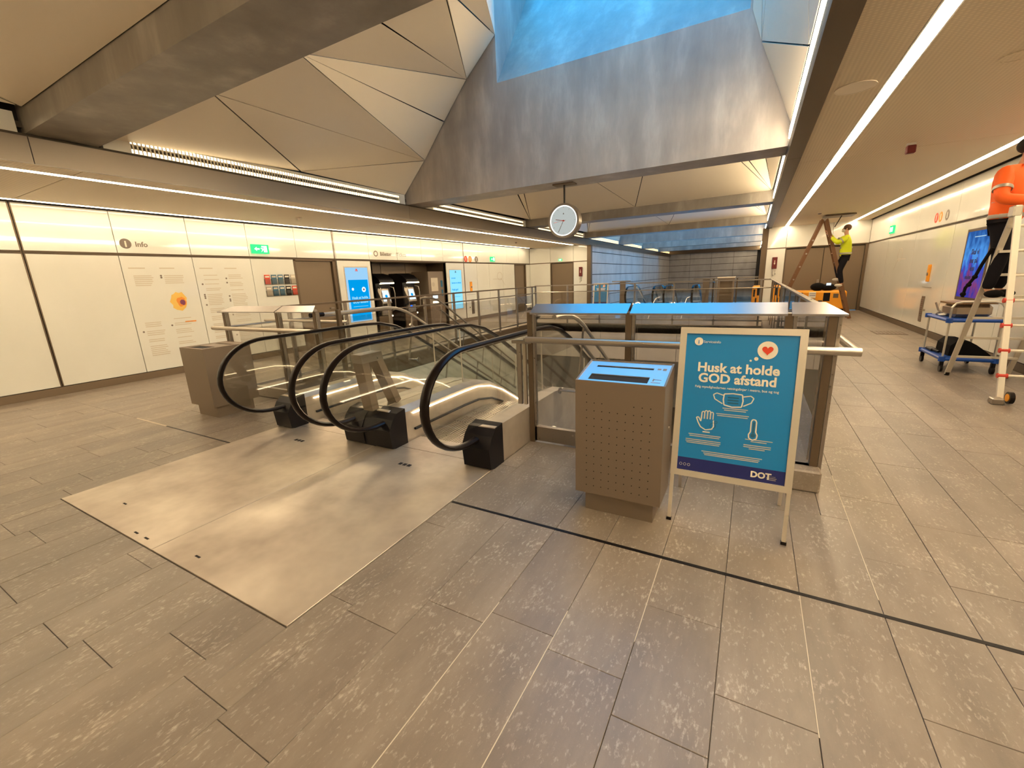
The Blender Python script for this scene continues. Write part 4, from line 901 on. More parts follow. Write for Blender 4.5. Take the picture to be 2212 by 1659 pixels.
# exit signs
def exit_sign(c, sx, sy, sz, label, facing='x', arrow=True):
    t = thing('exit_sign', label, 'sign', c, 'green emergency exit signs'); x, y, z = c
    if facing == 'x':
        obj('light_box', B().box(x, x + .04, y - sy / 2, y + sy / 2, z - sz / 2, z + sz / 2), 'green_light', t)
        b = B().slab([(x + .042, y - .36 * sy, z), (x + .042, y - .22 * sy, z + .22 * sz), (x + .042, y - .22 * sy, z - .22 * sz)], .002).box(x + .04, x + .043, y - .22 * sy, y - .06 * sy, z - .08 * sz, z + .08 * sz)
        obj('arrow', b, 'pale_light', t); b = B().box(x + .04, x + .043, y + .18 * sy, y + .38 * sy, z - .34 * sz, z + .36 * sz); obj('door_symbol', b, 'pale_light', t)
        b = B().slab([(x + .043, y + .02 * sy, z - .35 * sz), (x + .043, y + .10 * sy, z - .05 * sz), (x + .043, y - .02 * sy, z + .1 * sz), (x + .043, y + .12 * sy, z + .12 * sz), (x + .043, y + .17 * sy, z - .08 * sz)], .002).cyl((x + .041, y + .11 * sy, z + .27 * sz), (x + .045, y + .11 * sy, z + .27 * sz), .09 * sz, 10); obj('running_figure', b, 'pale_light', t, kind='stuff')
    elif facing == '-x':
        obj('light_box', B().box(x - .04, x, y - sy / 2, y + sy / 2, z - sz / 2, z + sz / 2), 'green_light', t); obj('pictogram', B().box(x - .043, x - .04, y - .35 * sy, y - .05 * sy, z - .3 * sz, z + .3 * sz).box(x - .043, x - .04, y + .1 * sy, y + .35 * sy, z - .3 * sz, z + .3 * sz), 'pale_light', t)
    else:
        obj('light_box', B().box(x - sx / 2, x + sx / 2, y - .03, y, z - sz / 2, z + sz / 2), 'green_light', t); obj('pictogram', B().box(x - .3 * sx, x + .3 * sx, y - .033, y - .03, z - .3 * sz, z + .3 * sz), 'pale_light', t)
exit_sign((XL, 6.22, 2.49), 0, .40, .20, 'lit green exit sign with arrow and running figure above the leaflet rack')
exit_sign((XL, 16.5, 2.47), 0, .36, .20, 'lit green exit sign near the far end of the left wall')
exit_sign((-8.35, YE, 2.42), .18, 0, .10, 'tiny green exit sign above the end door of the left aisle', 'y')
exit_sign((XR, 17.2, 2.60), 0, .42, .22, 'lit green exit sign on the right wall beside the line symbols', '-x')
# framed screens
def wall_screen(y0, y1, z0, z1, label, blue):
    t = thing('information_screen', label, 'screen', (XL, (y0 + y1) / 2, (z0 + z1) / 2))
    obj('bezel', wl_rect(y0 - .03, y1 + .03, z0 - .03, z1 + .03, 0, .006), 'print_lightgrey', t); yc = (y0 + y1) / 2
    sc_ = obj('display', wl_rect(y0, y1, z0, z1, .006, .009), 'screen_pale' if blue else 'screen_lightblue', t)
    obj('logo', wl_rect(yc - .05, yc + .05, z1 - .10, z1 - .08, .009, .0105).box(XL + .009, XL + .0105, yc - .03, yc + .03, z1 - .075, z1 - .035), 'print_red' if blue else 'print_teal', sc_)
    if blue:
        pn = obj('notice', wl_rect(y0 + .07, y1 - .04, z0 + .03, z1 - .34, .009, .011), 'screen_blue', sc_)
        for s_, zz in (('Husk at holde', z1 - .88), ('GOD afstand', z1 - 1.0)): obj('lettering', text_b(s_, .105, (XL + .0125, yc + .02, zz), (0, 1, 0), (0, 0, 1), 'CENTER', .03, .0006), 'screen_text', sc_)
        obj('speech_bubble', B().cyl((XL + .011, y1 - .22, z1 - .62), (XL + .0125, y1 - .22, z1 - .62), .075, 20).cyl((XL + .011, y0 + .2, z1 - .60), (XL + .0125, y0 + .2, z1 - .60), .04, 16), 'kiosk_screen', sc_); obj('heart', B().cyl((XL + .0125, y1 - .22, z1 - .62), (XL + .0135, y1 - .22, z1 - .62), .03, 10), 'print_purple', sc_)
        obj('small_print', wl_rect(y0 + .15, y1 - .12, z1 - 1.10, z1 - 1.09, .011, .012), 'screen_text', sc_)
    else:
        for s_, zz, sz in (('Serviceinfo', z1 - .32, .06), ('Sammen om afstand', z1 - .50, .075), ('Husk god', z1 - .76, .10), ('afstand', z1 - .89, .10)):
            obj('lettering', text_b(s_, sz, (XL + .0105, y0 + .09, zz), (0, 1, 0), (0, 0, 1), 'LEFT', .03, .0006), 'screen_blue', sc_)
        obj('small_print', wl_rect(y0 + .1, y1 - .15, z1 - 1.0, z1 - .99, .009, .011), 'screen_blue', sc_)
wall_screen(8.55, 9.37, .56, 2.09, 'tall bright blue information screen left of the ticket niche', True)
wall_screen(13.37, 14.12, .56, 2.02, 'tall pale blue information screen right of the ticket niche', False)
# line symbols
def discs(xs, face, items, label, z, grp=None):
    t = thing('line_symbols', label, 'sign', (xs, items[0][0], z))
    for i, (y, r, mt, mt2) in enumerate(items):
        d = .002 if face > 0 else -.002; a = obj('symbol_disc', B().cyl((xs, y, z), (xs + d, y, z), r, 24), mt, t)
        obj('symbol_mark', B().box(min(xs + d, xs + 2 * d), max(xs + d, xs + 2 * d), y - r * .15, y + r * .15, z - r * .55, z + r * .55), mt2, a)
discs(XL, 1, [(14.50, .12, 'print_red', 'print_white'), (14.80, .12, 'print_orange', 'print_white'), (15.25, .12, 'print_grey', 'print_white')], 'red, orange and grey line symbols on the left wall by the pale screen', 2.44)
discs(XR, -1, [(13.62, .11, 'print_red', 'print_white'), (13.36, .11, 'print_orange', 'print_white'), (12.97, .11, 'print_grey', 'print_white')], 'red, orange and grey line symbols on the right wall', 2.575)
# emergency points
def sos(x, face, y, label, zc=1.37):
    t = thing('emergency_point', label, 'call point', (x, y, 1.0)); d = face * .03; X = sorted((x, x + d)); 
    obj('call_plate', B().bbox(X[0], X[1], y - .07, y + .07, zc - .19, zc + .19, .008), 'print_yellow' if False else 'orange_plastic', t); obj('call_button', B().cyl((x + d, y, zc - .02), (x + d * 1.5, y, zc - .02), .035, 14), 'print_grey', t)
    X = sorted((x, x + d * .4)); obj('cabinet_line', B().box(X[0], X[1], y - .30, y + .30, 1.055, 1.062), 'print_grey', t)
    obj('speaker_grille', B().box(X[0], X[1], y - .02, y + .17, .27, .85), 'bin_metal', t); gb = B(); X2 = sorted((x + d * .4, x + d * .6))
    for i in range(12): gb.box(X2[0], X2[1], y - .01, y + .16, .29 + i * .045, .305 + i * .045)
    obj('grille_slat', gb, 'steel', t, kind='stuff'); obj('lock', B().cyl((x, y - .15, .55), (x + d, y - .15, .55), .02, 10), 'print_grey', t)
sos(XL, 1, 14.75, 'orange emergency call point and grille on the left wall'); sos(XR, -1, 13.40, 'orange emergency call point and grille on the right wall')
for (x, y, z, ax, l) in ((XR, 16.0, 1.85, '-x', 'faint grey etched line map on the far part of the right wall'), (XL, 17.1, 1.75, 'x', 'faint grey etched line map on the left wall')):
    t = thing('line_map', l, 'map', (x, y, z)); b = B(); s_ = 1 if ax == 'x' else -1; X = sorted((x, x + s_ * .002))
    for i in range(16): a, c = 2 * math.pi * i / 16, 2 * math.pi * (i + 1) / 16; b.beam((x + s_ * .002, y + .22 * math.cos(a), z + .17 * math.sin(a)), (x + s_ * .002, y + .22 * math.cos(c), z + .17 * math.sin(c)), .012, .002, (1, 0, 0))
    b.beam((x + s_ * .002, y - .6, z - .12), (x + s_ * .002, y + .2, z - .12), .014, .002, (1, 0, 0)).beam((x + s_ * .002, y + .1, z - .1), (x + s_ * .002, y + .45, z - .4), .012, .002, (1, 0, 0)); obj('map_lines', b, 'print_pale', t)
# fire points on the end walls
for x, l in ((-7.30, 'small dark red fire point with white hose on the left end wall'), (.66, 'small dark red fire point with white handset on the right end wall')):
    t = thing('fire_point', l, 'fire point', (x, YE, 1.8)); z = 1.82
    obj('red_box', B().bbox(x - .085, x + .085, YE - .06, YE, z - .22, z + .22, .012), 'sign_red', t); obj('white_arrow', B().slab([(x - .03, YE - .062, z), (x, YE - .062, z - .07), (x + .03, YE - .062, z)], -.002).box(x - .01, x + .01, YE - .064, YE - .06, z, z + .1), 'print_white', t)
    obj('hanging_handle', B().tube([(x, YE - .05, z - .22), (x - .05, YE - .06, z - .32), (x - .02, YE - .06, z - .5), (x + .05, YE - .06, z - .42), (x + .03, YE - .06, z - .28)], .018, 8), 'white_plastic', t, smooth=True)
# ---------------------------------------------------------------- ticket machines in the niche
nb = B().box(XL - .95, XL - .90, 9.6, 13.16, 0, 2.3).box(XL - .95, XL - .03, 9.55, 9.6, 0, 2.3).box(XL - .95, XL - .03, 13.16, 13.2, 0, 2.3).box(XL - .95, XL - .03, 9.6, 13.16, 2.27, 2.3).box(XL - .95, XL - .03, 9.6, 13.16, -.1, 0)
nw = struct('wall_niche', nb, 'bronze')
for i in range(3): obj('back_panel', B().box(XL - .90, XL - .88, 9.61 + i * 1.18, 10.77 + i * 1.18, .02, 2.26), 'door_steel', nw)
def kiosk(yc, label):
    t = thing('ticket_machine', label, 'ticket machine', (XL - .45, yc, 0), 'curved ticket machines'); w_ = .30
    hood = [(XL - .88, 0), (XL - .88, 1.93), (XL - .52, 1.93), (XL - .30, 1.86), (XL - .12, 1.72), (XL - .10, 1.62), (XL - .30, 1.62), (XL - .34, .0)]
    b = B(); n_ = len(hood); vs = [(x, yc - w_, z) for x, z in hood] + [(x, yc + w_, z) for x, z in hood]
    b.add(vs, [tuple(range(n_))[::-1], tuple(range(n_, 2 * n_))] + [(i, (i + 1) % n_, n_ + (i + 1) % n_, n_ + i) for i in range(n_)]); obj('hood', b, 'black_plastic', t)
    obj('canopy_lamp', B().box(XL - .14, XL - .07, yc - w_ + .02, yc + w_ - .02, 1.60, 1.64), 'kiosk_lamp', t)
    fr = obj('front_console', B().add([(XL - .34, yc - .24, .9), (XL - .34, yc + .24, .9), (XL - .16, yc + .20, 1.0), (XL - .16, yc - .20, 1.0), (XL - .34, yc - .24, 1.5), (XL - .34, yc + .24, 1.5), (XL - .26, yc + .18, 1.45), (XL - .26, yc - .18, 1.45)], [(0, 1, 2, 3), (4, 7, 6, 5), (0, 4, 5, 1), (1, 5, 6, 2), (2, 6, 7, 3), (3, 7, 4, 0)]), 'steel', t)
    obj('display', B().slab([(XL - .160, yc - .15, 1.06), (XL - .160, yc + .15, 1.06), (XL - .240, yc + .13, 1.40), (XL - .240, yc - .13, 1.40)], .008), 'kiosk_screen', fr); obj('display_symbol', B().cyl((XL - .188, yc, 1.22), (XL - .180, yc, 1.222), .05, 14), 'screen_blue', fr)
    for s_ in (-1, 1): obj('grab_handle', B().tube([(XL - .28, yc + s_ * .27, 1.52), (XL - .12, yc + s_ * .28, 1.48), (XL - .08, yc + s_ * .28, 1.3), (XL - .10, yc + s_ * .28, .8), (XL - .3, yc + s_ * .27, .72)], .016, 8), 'steel_bright', t, smooth=True)
    obj('card_reader', B().bbox(XL - .34, XL - .22, yc - .20, yc + .20, .62, .88, .02), 'steel', t); obj('lower_cabinet', B().box(XL - .36, XL - .30, yc - .28, yc + .28, .05, .6), 'bronze', t)
    obj('spot', B().cyl((XL - .1, yc + .1, .60), (XL - .09, yc + .1, .60), .025, 8), 'kiosk_lamp', t)
    return t
kiosk(10.22, 'black curved ticket machine in the wall niche, the left one'); t = kiosk(11.42, 'black curved ticket machine in the wall niche, the right one with a blue light'); obj('blue_indicator', B().cyl((XL - .22, 11.38, .82), (XL - .205, 11.38, .82), .04, 12), 'blue_spot', t)
t = thing('service_cabinet', 'tall grey steel ticket cabinet with paper notice, rightmost in the niche', 'ticket machine', (XL - .4, 12.75, 0))
obj('cabinet_body', B().bbox(XL - .88, XL - .10, 12.25, 13.12, 0, 1.98, .015), 'bin_metal', t); obj('notice', B().box(XL - .10, XL - .095, 12.38, 12.76, 1.28, 1.75), 'print_lightgrey', t); obj('notice_print', B().cyl((XL - .095, 12.5, 1.52), (XL - .093, 12.5, 1.52), .08, 12), 'print_pale', t)
obj('lit_tray', B().box(XL - .10, XL - .09, 12.42, 12.7, 1.02, 1.14), 'kiosk_screen', t); obj('tray_lamp', B().box(XL - .10, XL - .085, 12.42, 12.72, .86, .92), 'kiosk_lamp', t); obj('shelf', B().box(XL - .10, XL - .02, 12.38, 12.76, 1.15, 1.20), 'steel', t)
obj('card_slot', B().box(XL - .10, XL - .09, 12.93, 13.03, 1.42, 1.65).box(XL - .10, XL - .09, 12.95, 13.03, 1.10, 1.32), 'print_teal', t)
for i, y in enumerate((9.95, 10.6, 11.15)): pass
# ---------------------------------------------------------------- right wall screen
t = thing('advert_screen', 'tall blue and violet advertising screen on the right wall behind the step ladder', 'screen', (XR, 11.1, 1.5))
obj('bezel', B().box(XR - .012, XR, 10.62, 11.68, .89, 2.18), 'bronze', t); sc_ = obj('display', B().box(XR - .016, XR - .012, 10.68, 11.62, .95, 2.13), 'advert', t)
for i, (s_, z, sz) in enumerate((('Skal vi', 1.72, .13), ('ses på', 1.57, .13), ('den', 1.43, .13), ('anden side', 1.28, .11))): obj('lettering', text_b(s_, sz, (XR - .0175, 11.15, z), (0, -1, 0), (0, 0, 1), 'CENTER', .03, .0006), 'poster_navy', sc_)
obj('small_print', B().box(XR - .018, XR - .016, 10.85, 11.3, 2.02, 2.035), 'screen_dim', sc_)
# ---------------------------------------------------------------- far objects on the deck and by the end wall
t = thing('notice_cabinet', 'beige free-standing cabinet with two dark openings beyond the far railing', 'cabinet', (-.95, 19.4, 0))
obj('frame', B().box(-1.25, -1.17, 19.3, 19.6, 0, 1.32).box(-.73, -.65, 19.3, 19.6, 0, 1.32).box(-1.17, -.73, 19.3, 19.6, 0, .22).box(-1.17, -.73, 19.3, 19.6, .62, .70).box(-1.17, -.73, 19.3, 19.6, 1.22, 1.32).box(-1.17, -.73, 19.55, 19.6, .2, 1.3), 'bin_metal', t)
obj('shelf_opening', B().box(-1.17, -.73, 19.45, 19.5, .22, .62), 'door_steel', t); obj('shelf_opening', B().box(-1.17, -.73, 19.45, 19.5, .70, 1.22), 'door_steel', t); obj('pale_top', B().box(-1.27, -.63, 19.28, 19.62, 1.32, 1.37), 'vault_panel', t)
for xx, l in ((-5.3, 'glass and steel end frame left of the far escalators'), (-1.75, 'glass and steel end frame right of the far escalators')):
    t = thing('end_frame', l, 'railing', (xx, 20.3, 0)); obj('post', B().box(xx - .14, xx + .12, 20.3, 20.35, 0, 1.28), 'bin_metal', t); obj('cap', B().box(xx - .5, xx + .35, 20.22, 20.4, 1.28, 1.33), 'steel', t)
    obj('inclined_bar', B().tube([(xx + .2, 20.4, 1.2), (xx + .45, 20.9, 1.1), (xx + .7, 22.5, .1)], .03, 8), 'steel', t)
t = thing('far_barrier', 'glass barrier closing the far escalator opening at the right', 'railing', (-.8, 20.6, 0))
for x in (-1.5, -.6, .1): obj('post', B().box(x - .03, x + .03, 20.6, 20.65, 0, 1.28), 'bronze', t)
obj('cap', B().box(-1.55, .2, 20.55, 20.7, 1.28, 1.33), 'steel', t); obj('glass_pane', B().box(-1.45, .05, 20.62, 20.63, .1, 1.2), 'rail_glass', t)
def marked_cart(x0, x1, y0, y1, z0, z1, label, spots):
    t = thing('cleaning_machine', label, 'machine', ((x0 + x1) / 2, y0, 0)); obj('body', B().bbox(x0, x1, y0, y1, z0, z1, .05), 'orange_plastic', t)
    for (a, c, d, e, mt) in spots: obj('panel_patch', B().bbox(x0 + a * (x1 - x0), x0 + c * (x1 - x0), y0 - .012, y0 + .01, z0 + d * (z1 - z0), z0 + e * (z1 - z0), .004), mt, t)
    for x in (x0 + .1, x1 - .1): obj('wheel', B().cyl((x, y0 + .05, .08), (x, y0 + .12, .08), .08, 14), 'rubber', t)
    obj('bumper', B().box(x0 + .02, x1 - .02, y0 + .02, y1, .05, z0 + .02), 'black_plastic', t); return t
marked_cart(-.02, .40 - .12, 18.3, 18.9, .16, 1.02, 'orange machine with black marks behind the far right railing corner', [(.15, .35, .55, .85, 'black_plastic'), (.55, .8, .6, .9, 'black_plastic'), (.4, .55, .25, .5, 'black_plastic'), (.45, .6, .05, .2, 'print_white')])
t = marked_cart(1.35, 2.80, 18.3, 19.1, .17, .80, 'orange machine with black panels standing under the wooden ladder', [(.02, .14, .55, .92, 'black_plastic'), (.26, .40, .62, .95, 'print_white'), (.24, .40, .36, .58, 'bin_metal'), (.55, .68, .45, .90, 'black_plastic'), (.74, .84, .62, .85, 'bronze'), (.46, .54, .2, .5, 'bronze')])
obj('label_lines', B().box(1.75, 1.92, 18.285, 18.289, .70, .715).box(1.75, 1.92, 18.285, 18.289, .64, .655), 'poster_navy', t)
t = thing('tool_bag', 'black bag with a small lit screen on top of the orange machine', 'bag', (2.15, 18.5, .8))
obj('bag', B().ball((1.98, 18.55, .93), .20, 12, 8, (1.1, .8, .7)).ball((2.28, 18.55, .91), .2, 12, 8, (1.2, .8, .6)), 'black_cloth', t, smooth=True); obj('lit_display', B().box(2.20, 2.33, 18.36, 18.38, .98, 1.06), 'kiosk_screen', t)
# ---------------------------------------------------------------- ladders
def stile(t, p, q, w_, h_, mt, up=(0, 1, 0), name='stile'): return obj(name, B().beam(p, q, w_, h_, up), mt, t)
t = thing('wooden_ladder', 'tall brown wooden double ladder reaching the ceiling hatch of the right aisle', 'ladder', (1.75, 17, 0)); ya, yb = 16.85, 17.25
ap = (1.76, 3.02)
for y in (ya, yb):
    stile(t, (.72, y, .0), (ap[0] - .04, y, ap[1]), .09, .035, 'wood'); stile(t, (2.72, y, .0), (ap[0] + .04, y, ap[1]), .09, .035, 'wood')
for k in range(1, 10):
    f = k / 10.5; z = 3.0 * f
    obj('rung', B().beam((.72 + (ap[0] - .04 - .72) * f, ya, z), (.72 + (ap[0] - .04 - .72) * f, yb, z), .06, .03), 'wood', t); obj('rung', B().beam((2.72 + (ap[0] + .04 - 2.72) * f, ya, z), (2.72 + (ap[0] + .04 - 2.72) * f, yb, z), .06, .03), 'wood', t)
obj('hinge', B().cyl((ap[0], ya - .03, 3.0), (ap[0], yb + .03, 3.0), .03, 10), 'steel', t)
b = B()
for k in range(6): f = .15 + k * .13; b.cyl((.72 + 1.0 * f, ya - .03, 3.02 * f), (.72 + 1.0 * f, ya - .015, 3.02 * f), .025, 8)
obj('metal_fitting', b, 'steel', t)
t = thing('ceiling_hatch', 'open dark hatch in the right aisle ceiling above the wooden ladder', 'hatch', (2.2, 17.2, ZR))
obj('hatch_lid', B().box(1.78, 2.55, 17.0, 17.75, ZR - .05, ZR - .015), 'bronze', t); obj('stay', B().cyl((2.22, 17.2, ZR - .04), (2.05, 17.0, 2.78), .012, 8), 'rubber', t)
t = thing('step_ladder', 'white telescopic step ladder with red clips at the right edge of the picture', 'ladder', (2.9, 7.5, 0)); Z = 2.16; yA, yB_, yC_ = 8.35, 6.85, 7.5
XS = (2.60, 3.20)
lean = lambda f, y0: (y0 + (yC_ - y0) * f)
for x in XS:
    stile(t, (x - .02, yA, .02), (x + .02, yC_ + .03, Z), .055, .028, 'aluminium', (0, 1, 0), 'rear_stile'); stile(t, (x, yB_, .05), (x + .02, yC_ - .03, Z), .055, .030, 'ladder_white', (0, 1, 0), 'front_stile')
    f = obj('foot', B().cyl((x - .02, yA + .005, 0), (x - .02, yA - .01, .05), .028, 10), 'rubber', t)
    stile(t, (x - .01, lean(.03, yA) - .7, .25) if False else (x + .01, yB_ + .07, .25), (x + .03, yB_ + .36, 1.15), .02, .03, 'red_plastic', (0, 1, 0), 'red_stripe')
for k, z in enumerate((.30, .58, .86, 1.14, 1.42, 1.70, 1.98)):
    f = z / Z; obj('rear_step', B().beam((XS[0], lean(f, yA), z), (XS[1], lean(f, yA), z), .04 if z < 1 else .07, .028 if z < 1 else .03), 'aluminium', t); obj('front_rung', B().cyl((XS[0], lean(f, yB_), z), (XS[1], lean(f, yB_), z), .015, 10), 'ladder_white', t)
    if k in (0, 1, 2, 3):
        for x in XS: obj('clip', B().cyl((x - .035, lean(f, yB_) - .01, z), (x + .05, lean(f, yB_) - .01, z), .028, 12), 'red_plastic', t)
obj('hinge', B().bbox(XS[0] - .03, XS[0] + .05, yC_ - .07, yC_ + .07, Z - .08, Z + .05, .015).bbox(XS[1] - .03, XS[1] + .05, yC_ - .07, yC_ + .07, Z - .08, Z + .05, .015), 'aluminium', t)
obj('stabiliser', B().bbox(2.50, 2.60, yB_ - .14, yB_ - .02, 0, .07, .01), 'steel', t); w_ = obj('wheel', B().cyl((2.64, yB_ - .06, .075), (2.68, yB_ - .06, .075), .068, 18), 'rubber', t); obj('wheel_hub', B().cyl((2.635, yB_ - .06, .075), (2.69, yB_ - .06, .075), .045, 14), 'orange_plastic', w_)
tag(obj('hanging_cable', B().tube([(2.56, 7.72, 1.75), (2.52, 7.80, 1.55), (2.50, 7.86, 1.40), (2.45, 7.92, 1.26), (2.44, 7.92, 1.14)], .018, 8).ball((2.50, 7.86, 1.40), .028).ball((2.47, 7.90, 1.30), .028).ball((2.44, 7.92, 1.18), .03), 'black_cloth', smooth=True), 'black knotted cable hanging along the left leg of the step ladder', 'cable')
# ---------------------------------------------------------------- blue trolley with cases
t = thing('trolley', 'two-shelf trolley with blue platforms and steel tube posts by the right wall', 'trolley', (2.85, 9.05, 0)); tx0, tx1, ty0, ty1 = 2.53, 3.16, 8.55, 9.50
obj('upper_shelf', B().bbox(tx0, tx1, ty0, ty1, .745, .79, .015), 'blue_plastic', t); obj('lower_shelf', B().bbox(tx0, tx1, ty0, ty1, .175, .225, .015), 'blue_plastic', t)
for x in (tx0 + .03, tx1 - .03):
    for y in (ty0 + .03, ty1 - .03): obj('corner_bumper', B().cyl((x, y, .735), (x, y, .80), .04, 12).cyl((x, y, .165), (x, y, .235), .04, 12), 'blue_plastic', t)
for x in (tx0 + .04, tx1 - .04):
    for y in (ty0 + .05, ty1 - .05):
        obj('post', B().cyl((x, y, .2), (x, y, .76), .014, 8), 'aluminium', t); c = obj('caster', B().cyl((x - .015, y, .055), (x + .015, y, .055), .055, 14), 'rubber', t); obj('fork', B().box(x - .022, x + .022, y - .02, y + .02, .09, .18), 'black_plastic', c)
ya_ = ty0 + .10
obj('handle', B().tube([(tx0 + .05, ya_, .76), (tx0 + .05, ya_, .95), (tx0 + .09, ya_, 1.01), (tx0 + .16, ya_, 1.03), (tx1 - .14, ya_, 1.03), (tx1 - .07, ya_, 1.01), (tx1 - .03, ya_, .94), (tx1 - .03, ya_, .2)], .015, 8), 'aluminium', t, smooth=True)
t = thing('tool_case', 'rounded shiny brown tool case on the upper shelf of the blue trolley', 'case', (2.85, 8.95, .79)); obj('case_body', B().bbox(2.62, 3.06, 8.75, 9.20, .795, .99, .05), 'steel_case', t); obj('case_lid_rim', B().box(2.60, 3.08, 8.73, 9.22, .99, 1.015), 'brown_case', t)
tag(obj('cable_bundle', B().tube([(2.60, 9.28, .80), (2.63, 9.35, .82), (2.70, 9.38, .83), (2.78, 9.33, .81), (2.75, 9.26, .82), (2.66, 9.25, .83), (2.62, 9.3, .86), (2.58, 9.33, .98)], .013, 8), 'print_grey', smooth=True), 'grey cable bundle at the rear of the trolley top shelf', 'cable')
tag(obj('plastic_wrap', B().ball((2.66, 9.10, .815), .05, 10, 6, (1.2, 1.5, .45)).ball((2.60, 9.05, .81), .04, 10, 6, (1, 1.6, .4)), 'white_plastic', smooth=True), 'crumpled clear wrap at the left edge of the trolley top shelf', 'wrapping')
t = thing('black_bag', 'slumped black bag on the lower shelf of the blue trolley', 'bag', (2.85, 9.0, .22)); obj('bag_body', B().prism([(2.66, .226), (2.67, .38), (2.74, .46), (2.86, .455), (2.95, .40), (3.06, .31), (3.12, .25), (3.12, .226)], 1, 8.72, 9.25), 'black_cloth', t)
tag(obj('hand_tool', B().bbox(2.57, 2.66, 9.12, 9.38, .228, .27, .01).cyl((2.60, 9.12, .25), (2.62, 8.95, .25), .018, 8), 'black_plastic'), 'small black power tool at the front left of the lower trolley shelf', 'tool')
# ---------------------------------------------------------------- people
def skin_mesh(name, verts, edges, radii, mt, par, sub=2, root=0):
    me = bpy.data.meshes.new(name); off = wloc(par); me.from_pydata([tuple(Vector(v) - off) for v in verts], edges, []); o = bpy.data.objects.new(name, me); C.objects.link(o)
    md = o.modifiers.new('skin', 'SKIN'); md.use_smooth_shade = True
    for i, r in enumerate(radii): me.skin_vertices[0].data[i].radius = (r, r) if not isinstance(r, tuple) else r
    me.skin_vertices[0].data[root].use_root = True
    s = o.modifiers.new('sub', 'SUBSURF'); s.levels = sub; s.render_levels = sub
    dg = bpy.context.evaluated_depsgraph_get(); m2 = bpy.data.meshes.new_from_object(o.evaluated_get(dg)); o.modifiers.clear(); o.data = m2; m2.name = name
    m2.materials.clear(); m2.materials.append(M[mt]); m2.polygons.foreach_set('use_smooth', [True] * len(m2.polygons)); o.parent = par; return o
def person(label, base, face, J, jacket, hair, mask=False, lp=None):
    """J: joints in metres relative to base; face: horizontal facing direction"""
    t = thing('person', label, 'person', base); bv = Vector(base); P_ = {k: bv + Vector(v) for k, v in J.items()}; f = Vector(face).normalized(); side = f.cross(Vector((0, 0, 1)))
    names = ['pelvis', 'belly', 'chest', 'neck', 'shL', 'elL', 'wrL', 'shR', 'elR', 'wrR', 'hipL', 'knL', 'anL', 'toL', 'hipR', 'knR', 'anR', 'toR', 'head0', 'head1']
    hd = P_['head']; P_['head0'] = hd - Vector((0, 0, .05)) + f * .01; P_['head1'] = hd + Vector((0, 0, .05)) - f * .005
    rad = dict(pelvis=.13, belly=.12, chest=.14, neck=.055, shL=.07, elL=.045, wrL=.03, shR=.07, elR=.045, wrR=.03, hipL=.09, knL=.06, anL=.042, toL=.035, hipR=.09, knR=.06, anR=.042, toR=.035, head0=.078, head1=.09)
    ed = [('pelvis', 'belly'), ('belly', 'chest'), ('chest', 'neck'), ('neck', 'head0'), ('head0', 'head1'), ('chest', 'shL'), ('shL', 'elL'), ('elL', 'wrL'), ('chest', 'shR'), ('shR', 'elR'), ('elR', 'wrR'), ('pelvis', 'hipL'), ('hipL', 'knL'), ('knL', 'anL'), ('anL', 'toL'), ('pelvis', 'hipR'), ('hipR', 'knR'), ('knR', 'anR'), ('anR', 'toR')]
    vs = [P_[n] for n in names]; E_ = [(names.index(a), names.index(c)) for a, c in ed]; R_ = [rad[n] * .9 for n in names]
    # hands: palm and five fingers continue the same body
    for w_, e_ in (('wrL', 'elL'), ('wrR', 'elR')):
        d = (P_[w_] - P_[e_]).normalized(); s1 = d.cross(f); s1 = s1.normalized() if s1.length > .1 else side; wi = names.index(w_); pi = len(vs); vs.append(P_[w_] + d * .06); R_.append(.030); E_.append((wi, pi))
        for k in range(4):
            a = len(vs); o_ = (k - 1.5) * .019; L_ = (.075, .085, .08, .065)[k]; vs.append(P_[w_] + d * .10 + s1 * o_); R_.append(.0095); E_.append((pi, a)); vs.append(P_[w_] + d * (.10 + L_ * .6) + s1 * o_ + f * .015); R_.append(.0085); E_.append((a, a + 1)); vs.append(P_[w_] + d * (.10 + L_ * .85) + s1 * o_ + f * .04); R_.append(.008); E_.append((a + 1, a + 2))
        a = len(vs); vs.append(P_[w_] + d * .05 - s1 * .04 + f * .02); R_.append(.011); E_.append((pi, a)); vs.append(P_[w_] + d * .09 - s1 * .05 + f * .035); R_.append(.009); E_.append((a, a + 1))
    skin_mesh('body', vs, E_, R_, 'skin', t)
    # face
    fb_ = B().ball(hd + f * .095 + Vector((0, 0, -.005)), .016, 8, 6, (1, 1, 1.5)); obj('nose', fb_, 'skin', t, smooth=True)
    for s_ in (-1, 1): obj('ear', B().ball(hd + side * .085 * s_, .025, 8, 6, (.6, .6, 1.2)), 'skin', t, smooth=True); obj('eye', B().ball(hd + f * .085 + side * .032 * s_ + Vector((0, 0, .02)), .010, 8, 6), 'print_grey', t, smooth=True)
    obj('mouth', B().ball(hd + f * .088 + Vector((0, 0, -.05)), .02, 8, 6, (1, 1, .35)), 'red_plastic', t, smooth=True)
    obj('hair', B().ball(hd + Vector((0, 0, .045)) - f * .022, .103, 16, 10, (1, 1, .92)), hair, t, smooth=True)
    if mask: obj('face_mask', B().ball(hd + f * .055 + Vector((0, 0, -.045)), .062, 12, 8, (1, 1, .8)), 'screen_pale' if False else 'print_lightgrey', t, smooth=True)
